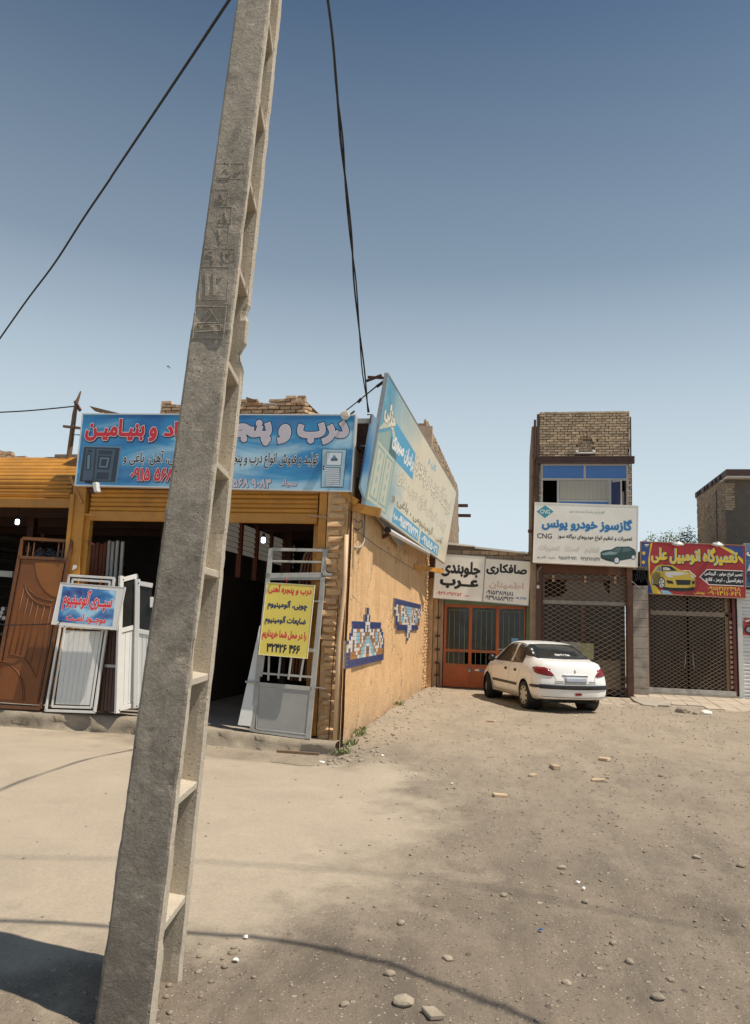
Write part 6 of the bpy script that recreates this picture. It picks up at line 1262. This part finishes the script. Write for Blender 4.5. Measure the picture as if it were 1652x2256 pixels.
def section(s):
    x, zs, wb, wsd, zsd, wt_, zt = s
    pts = [(0,zs),(wb*.8,zs),(wb*.94,zs+.03),(wb*.985,zs+(zsd-zs)*.28),(wb,zs+(zsd-zs)*.58),(wb*.985,zs+(zsd-zs)*.8),(wsd+.012,zsd-.015),(wsd-.012,zsd+.02)]
    r = (zt-zsd); wg = wt_
    pts += [(wsd-.03-(wsd-.03-wg)*.45, zsd+r*.42),(wg+.02, zsd+r*.80),(wg-.06, zsd+r*.945),(wg*.55, zsd+r*.99),(0,zt)]
    return pts
def crom(P_, n):
    d = [0]
    for a, b_ in zip(P_, P_[1:]): d.append(d[-1]+math.hypot(b_[0]-a[0], b_[1]-a[1]))
    out = []
    for k in range(n):
        s = d[-1]*k/(n-1); i = max(j for j in range(len(d)) if d[j] <= s+1e-9); i = min(i, len(P_)-2); t_ = (s-d[i])/max(1e-9, d[i+1]-d[i])
        out.append((P_[i][0]+(P_[i+1][0]-P_[i][0])*t_, P_[i][1]+(P_[i+1][1]-P_[i][1])*t_))
    return out
def stat(x):
    xs = [s[0] for s in ST_]; i = min(max(0, int(np.searchsorted(xs, x, 'right'))-1), len(ST_)-2)
    a, b_, c_, d_ = ST_[max(i-1,0)], ST_[i], ST_[i+1], ST_[min(i+2,len(ST_)-1)]; t_ = (x-b_[0])/(c_[0]-b_[0]); out = [x]
    for k in range(1, 7):
        m1 = (c_[k]-a[k])/(c_[0]-a[0])*(c_[0]-b_[0]); m2 = (d_[k]-b_[k])/(d_[0]-b_[0])*(c_[0]-b_[0]) if d_[0] > b_[0] else 0
        out.append((2*t_**3-3*t_**2+1)*b_[k]+(t_**3-2*t_**2+t_)*m1+(-2*t_**3+3*t_**2)*c_[k]+(t_**3-t_**2)*m2)
    return out
XS = [0,.02,.035,.05,.075,.10,.14,.18,.28,.38,.48,.58,.69,.80,.91,1.02,1.13,1.24,1.37,1.5,1.65,1.8,1.95,2.1,2.25,2.35,2.48,2.6,2.72,2.85,2.98,3.10,3.2,3.3,3.45,3.6,3.75,3.9,4.0,4.08,4.13,4.17]
def bow(x, y): 
    k = abs(y)/.83; r_ = max(0, 1-x/.75); f_ = max(0, 1-(4.17-x)/1.1)
    return .20*k**3.2*r_-.42*k**2.6*f_
vs, fs = [], []
for x in XS:
    h_ = crom(section(stat(x)), NS); ring = [(a, b_) for a, b_ in h_]+[(-a, b_) for a, b_ in h_[-2:0:-1]]
    vs += [(x+bow(x, a), a, b_) for a, b_ in ring]
n = 2*NS-2; fs = [(i*n+k, i*n+(k+1)%n, (i+1)*n+(k+1)%n, (i+1)*n+k) for i in range(len(XS)-1) for k in range(n)]+[tuple(range(n))[::-1], tuple((len(XS)-1)*n+k for k in range(n))]
from mathutils.bvhtree import BVHTree
bme = bmesh.new(); [bme.verts.new(v) for v in vs]; bme.verts.ensure_lookup_table(); [bme.faces.new([bme.verts[i] for i in f]) for f in fs]
bmesh.ops.recalc_face_normals(bme, faces=bme.faces); bmesh.ops.triangulate(bme, faces=[f for f in bme.faces if len(f.verts) > 4]); TREE = BVHTree.FromBMesh(bme)
me = bpy.data.meshes.new('body'); bme.to_mesh(me); me.polygons.foreach_set('use_smooth', [True]*len(me.polygons)); bme.free()
mc, t, b = base('white car paint', .28); b.inputs['Coat Weight'].default_value = .5; b.inputs['Coat Roughness'].default_value = .06
sp = _n(t, 'ShaderNodeSeparateXYZ'); t.links.new(coords(t, world=False), sp.inputs[0]); dz = math_(t, 'SUBTRACT', 1.0, math_(t, 'MULTIPLY', sp.outputs[2], 1.6), True); dz = math_(t, 'MULTIPLY', dz, noise(t, coords(t, world=False), 3, 5))
t.links.new(mix(t, dz, (.87,.87,.85), (.56,.49,.40)), b.inputs['Base Color']); M['paint'] = mc
me.materials.append(mc); me.materials.append(M['black'])
body = link('body', me, CAR)
arch = []
for x in (.86, 3.305):
    for s in (-1, 1):
        c_ = MB().lathe([(0,-.17),(.335,-.17),(.335,.22),(0,.22)], (x, s*.72, .31), (0,1,0), 28).build('cut', M['black'], None); arch.append(c_); c_.matrix_basis = CMX
        md = body.modifiers.new('arch','BOOLEAN'); md.object = c_; md.operation = 'DIFFERENCE'; md.solver = 'EXACT'
bpy.context.view_layer.update(); dg = bpy.context.evaluated_depsgraph_get(); nm = bpy.data.meshes.new_from_object(body.evaluated_get(dg)); body.modifiers.clear(); body.data = nm; nm.name = 'body'
for c_ in arch: bpy.data.objects.remove(c_)
# dark tubs
for x in (.86, 3.305):
    for s in (-1, 1): MB().lathe([(.33,.10),(.33,-.2),(0,-.2)], (x, s*.70, .31), (0,s,0), 24).build('wheel_arch', M['black'], CAR, world=False)
def patch(outline, side, mt, name, off=.003, step=.035, parent=None, thick=0):
    """a piece fitted on the body: outline seen from the side (x, z), the rear (y, z) or the top (x, y)"""
    n = len(outline); loop = []
    for i in range(n):
        a, b_ = Vector(outline[i]), Vector(outline[(i+1)%n]); k = max(1, int((b_-a).length/step)); loop += [a.lerp(b_, j/k) for j in range(k)]
    xs = [p.x for p in loop]; ys = [p.y for p in loop]; pts = list(loop); 
    def ins(q):
        c_ = False
        for i in range(len(loop)):
            a, b_ = loop[i], loop[i-1]
            if (a.y > q.y) != (b_.y > q.y) and q.x < (b_.x-a.x)*(q.y-a.y)/(b_.y-a.y)+a.x: c_ = not c_
        return c_
    x = min(xs)+step/2
    while x < max(xs):
        y = min(ys)+step/2
        while y < max(ys):
            q = Vector((x, y))
            if ins(q) and min((q-p).length for p in loop) > step*.45: pts.append(q)
            y += step
        x += step
    r = delaunay_2d_cdt(pts, [], [list(range(len(loop)))], 1, 1e-6); out = []
    for v in r[0]:
        if side in ('L','R'): s = 1 if side == 'L' else -1; o_, d = Vector((v[0], s*2, v[1])), Vector((0,-s,0))
        elif side == 'B': o_, d = Vector((-2, v[0], v[1])), Vector((1,0,0))
        elif side == 'F': o_, d = Vector((6, v[0], v[1])), Vector((-1,0,0))
        else: o_, d = Vector((v[0], v[1], 3)), Vector((0,0,-1))
        h_ = TREE.ray_cast(o_, d)
        if h_[0] is None: h_ = TREE.find_nearest(o_+d*1.3)
        nn = h_[1] if h_[1].dot(d) < 0 else -h_[1]
        out.append(tuple(h_[0]+nn*off))
    me = bpy.data.meshes.new(name); me.from_pydata(out, [], r[2]); me.materials.append(mt); me.polygons.foreach_set('use_smooth', [True]*len(r[2]))
    bm = bmesh.new(); bm.from_mesh(me); bmesh.ops.recalc_face_normals(bm, faces=bm.faces); bm.to_mesh(me); bm.free()
    o = link(name, me, parent or CAR)
    if thick: md = o.modifiers.new('t','SOLIDIFY'); md.thickness = thick; md.offset = 0
    return o
def line(pts, side, w, mt, name, off=.002, parent=None, thick=0):
    L_, R_ = [], []
    for i, p in enumerate(pts):
        a, b_ = Vector(pts[max(0,i-1)]), Vector(pts[min(len(pts)-1,i+1)]); d = (b_-a).normalized(); nn = Vector((-d.y, d.x))*w/2; L_.append(tuple(Vector(p)+nn)); R_.append(tuple(Vector(p)-nn))
    return patch(L_+R_[::-1], side, mt, name, off, .05, parent, thick)
gw = glass('car window', (.025,.027,.025), .04); tr = pm('black car trim', (.018,.018,.02), .1, 3, .45); red_ = pm('tail lamp red', (.20,.012,.014), .1, 9, .15)
seam = flat('panel gap', (.10,.09,.08)); 
patch([(-.60,1.395),(-.66,1.33),(-.70,1.24),(-.73,1.14),(.73,1.14),(.70,1.24),(.66,1.33),(.60,1.395),(.3,1.405),(-.3,1.405)][::-1] and [(-.50,1.372),(-.565,1.31),(-.615,1.20),(-.64,1.135),(-.60,1.118),(0,1.112),(.60,1.118),(.64,1.135),(.615,1.20),(.565,1.31),(.50,1.372),(.25,1.385),(-.25,1.385)], 'B', gw, 'rear_window', .006)
line([(-.50,1.372),(-.565,1.31),(-.615,1.20),(-.645,1.13),(-.60,1.112),(0,1.105),(.60,1.112),(.645,1.13),(.615,1.20),(.565,1.31),(.50,1.372),(.25,1.387),(-.25,1.387),(-.50,1.372)], 'B', .016, tr, 'window_seal', .007)
line([(-.60,1.128),(0,1.122),(.60,1.128)], 'B', .012, tr, 'window_seal', .009)
o = txt(CAR, 'Only For You', (-.24,1.135,.10,1.185), M['white'], .03, 0, 'sticker_lettering')
P_ = []
for v in o.data.vertices:
    h_ = TREE.ray_cast(Vector((-2, -v.co.x-.07, v.co.z+.01)), Vector((1,0,0))); v.co = h_[0]+h_[1]*.010 if h_[1].x < 0 else h_[0]-h_[1]*.010
for sd in ('L','R'):
    patch([(1.12,.985),(1.16,1.13),(1.28,1.28),(1.42,1.345),(1.66,1.375),(1.74,1.365),(1.74,.975)], sd, gw, 'side_window', .004)
    patch([(1.84,.972),(1.84,1.37),(2.15,1.375),(2.35,1.345),(2.60,1.24),(2.86,1.06),(2.93,.985),(2.90,.965)], sd, gw, 'side_window', .004)
    line([(1.10,.98),(1.75,.968),(2.92,.957)], sd, .018, tr, 'window_seal', .005)
    line([(1.10,.98),(1.14,1.13),(1.26,1.29),(1.41,1.362),(1.66,1.392),(2.15,1.393),(2.36,1.362),(2.62,1.255),(2.9,1.07),(2.98,.985)], sd, .012, tr, 'window_seal', .005)
    line([(1.10,.96),(1.13,.78),(1.24,.62),(1.27,.50),(1.25,.30)], sd, .009, seam, 'door_gap'); line([(1.79,1.36),(1.79,.9),(1.80,.30)], sd, .009, seam, 'door_gap'); line([(2.95,.95),(2.98,.75),(2.93,.45),(2.85,.30)], sd, .009, seam, 'door_gap'); line([(1.25,.30),(1.8,.295),(2.85,.30)], sd, .009, seam, 'door_gap')
    line([(1.30,.50),(1.77,.50)], sd, .055, tr, 'side_moulding', .008, thick=.014); line([(1.83,.50),(2.86,.50)], sd, .055, tr, 'side_moulding', .008, thick=.014)
    patch([(1.33,.80),(1.37,.83),(1.45,.83),(1.47,.80),(1.43,.775),(1.36,.775)], sd, tr, 'door_handle', .010, .02, thick=.014); patch([(1.93,.80),(1.97,.83),(2.05,.83),(2.07,.80),(2.03,.775),(1.96,.775)], sd, tr, 'door_handle', .010, .02, thick=.014)
    s = 1 if sd == 'L' else -1
    MR = MB().lathe([(0,-.05),(.06,-.045),(.085,0),(.08,.04),(0,.055)], (2.72, s*.90, 1.0), (1,0,.1), 14).build('wing_mirror', tr, CAR, smooth=True, world=False); MR.scale = (1,1,1); MB().beam((2.74,s*.78,.97),(2.74,s*.86,.98),.04,.03).build('mirror_arm', tr, CAR, world=False)
    patch([(s*a, b_) for a, b_ in ((.46,.775),(.50,.82),(.56,.885),(.63,.925),(.72,.93),(.765,.90),(.765,.83),(.74,.79),(.62,.765),(.52,.757))], 'B', red_, 'tail_lamp', .010, .03, thick=.012)
    patch([(.10,.80),(.10,.90),(.17,.935),(.30,.925),(.38,.90),(.40,.865),(.34,.82),(.20,.785)], sd, red_, 'tail_lamp', .009, .03, thick=.01)
    line([(s*.46,.765),(s*.44,.70),(s*.455,.62)], 'B', .008, seam, 'boot_gap')
    for q in ((3.5,.66),): line([(3.66,.62),(3.72,.62)], sd, .025, flat('amber repeater', (.6,.2,.02)), 'indicator', .006)
patch([(-.24,.60),(-.28,.775),(.28,.775),(.24,.60)], 'B', pm('plate recess', (.55,.55,.54), .1, 4, .4), 'plate_recess', .003)
PLt = patch([(-.235,.640),(-.235,.745),(.235,.745),(.235,.640)], 'B', pm('number plate', (.34,.38,.44), .15, 3, .5), 'number_plate', .014, .05, thick=.008)
line([(-.29,.79),(.29,.79)], 'B', .016, M['paint'], 'boot_handle', .012, thick=.012); line([(-.29,.778),(.29,.778)], 'B', .006, seam, 'boot_gap', .006)
line([(-.455,.615),(0,.612),(.455,.615)], 'B', .008, seam, 'boot_gap')
patch([(-.025,.85),(-.012,.875),(.005,.905),(.022,.895),(.012,.865),(.028,.845),(.01,.83),(-.01,.842)], 'B', M['alud'], 'badge', .008, .02)
for y, w in ((.36,.09),(-.37,.08)): line([(y-w,.655),(y+w,.655)], 'B', .022, M['alud'], 'badge', .006)
BL_ = patch([(-.74,.585),(-.74,.50),(0,.49),(.74,.50),(.74,.585),(.0,.60)], 'B', tr, 'bumper_strip', .012, .04, thick=.02)
for sd in ('L','R'): patch([(.10,.515),(.10,.575),(.42,.57),(.50,.55),(.50,.53),(.42,.51)], sd, tr, 'bumper_strip', .010, .03, thick=.018)
patch([(.03,.40),(.0,.42),(-.06,.43),(-.12,.42),(-.14,.40),(-.11,.375),(-.0,.372)], 'B', red_, 'fog_lamp', .010, .02, thick=.01)
line([(-.72,.34),(0,.325),(.72,.34)], 'B', .012, seam, 'bumper_lip', .004)
line([(.34,.30),(.36,.60),(.42,.70)], 'L', .007, seam, 'bumper_gap'); 
MB().tube([(.04,-.48,.27),(.35,-.48,.26)], .026, 10).build('exhaust_pipe', M['rust'], CAR, smooth=True, world=False); MB().box(.25,-.6,.2,3.9,.6,.30).build('underbody', M['black'], CAR, world=False); MB().box(.25,-.62,.20,.36,.45,.26).build('spare_cradle', M['black'], CAR, world=False)
line([(0,1.452),(0.01,1.452)], 'B', .01, tr, 'brake_lamp', .01) if False else None
tyre_m = pm('tyre rubber', (.022,.021,.02), .3, 20, .85, bs=.2, dirt=(.12,.10,.08), damt=.5); cap_m = pm('silver wheel trim', (.52,.50,.47), .1, 6, .35, metal=.3)
for x, s, st in ((.86,1,0),(.86,-1,0),(3.305,1,-.32),(3.305,-1,-.32)):
    Wm = Matrix.Translation((x, s*.735, .298)) @ Matrix.Rotation(st, 4, 'Z')
    W_o = bpy.data.objects.new('wheel', None); COL.objects.link(W_o); W_o.parent = CAR; W_o.matrix_basis = Wm
    MB().lathe([(.20,-.085),(.27,-.092),(.292,-.075),(.298,-.05),(.298,.05),(.292,.075),(.27,.092),(.20,.085)], (0,0,0), (0,s,0), 36).build('tyre', tyre_m, W_o, smooth=True, world=False)
    rim = MB().lathe([(.205,.07),(.20,.086),(.18,.078),(.14,.088),(.06,.102),(0,.105)], (0,0,0), (0,s,0), 30); rim.lathe([(.205,-.08),(.205,.07)], (0,0,0), (0,s,0), 24); rim.build('rim', cap_m, W_o, smooth=True, world=False)
    for k in range(8):
        a = k*math.pi/4; cx, cz = .155*math.cos(a), .155*math.sin(a); MB().lathe([(0,.093),(.026,.0925),(.026,.08)], (cx,0,cz), (0,s,0), 8).build('trim_hole', M['black'], W_o, world=False)
print('objects', len(bpy.data.objects), 'script bytes ok')
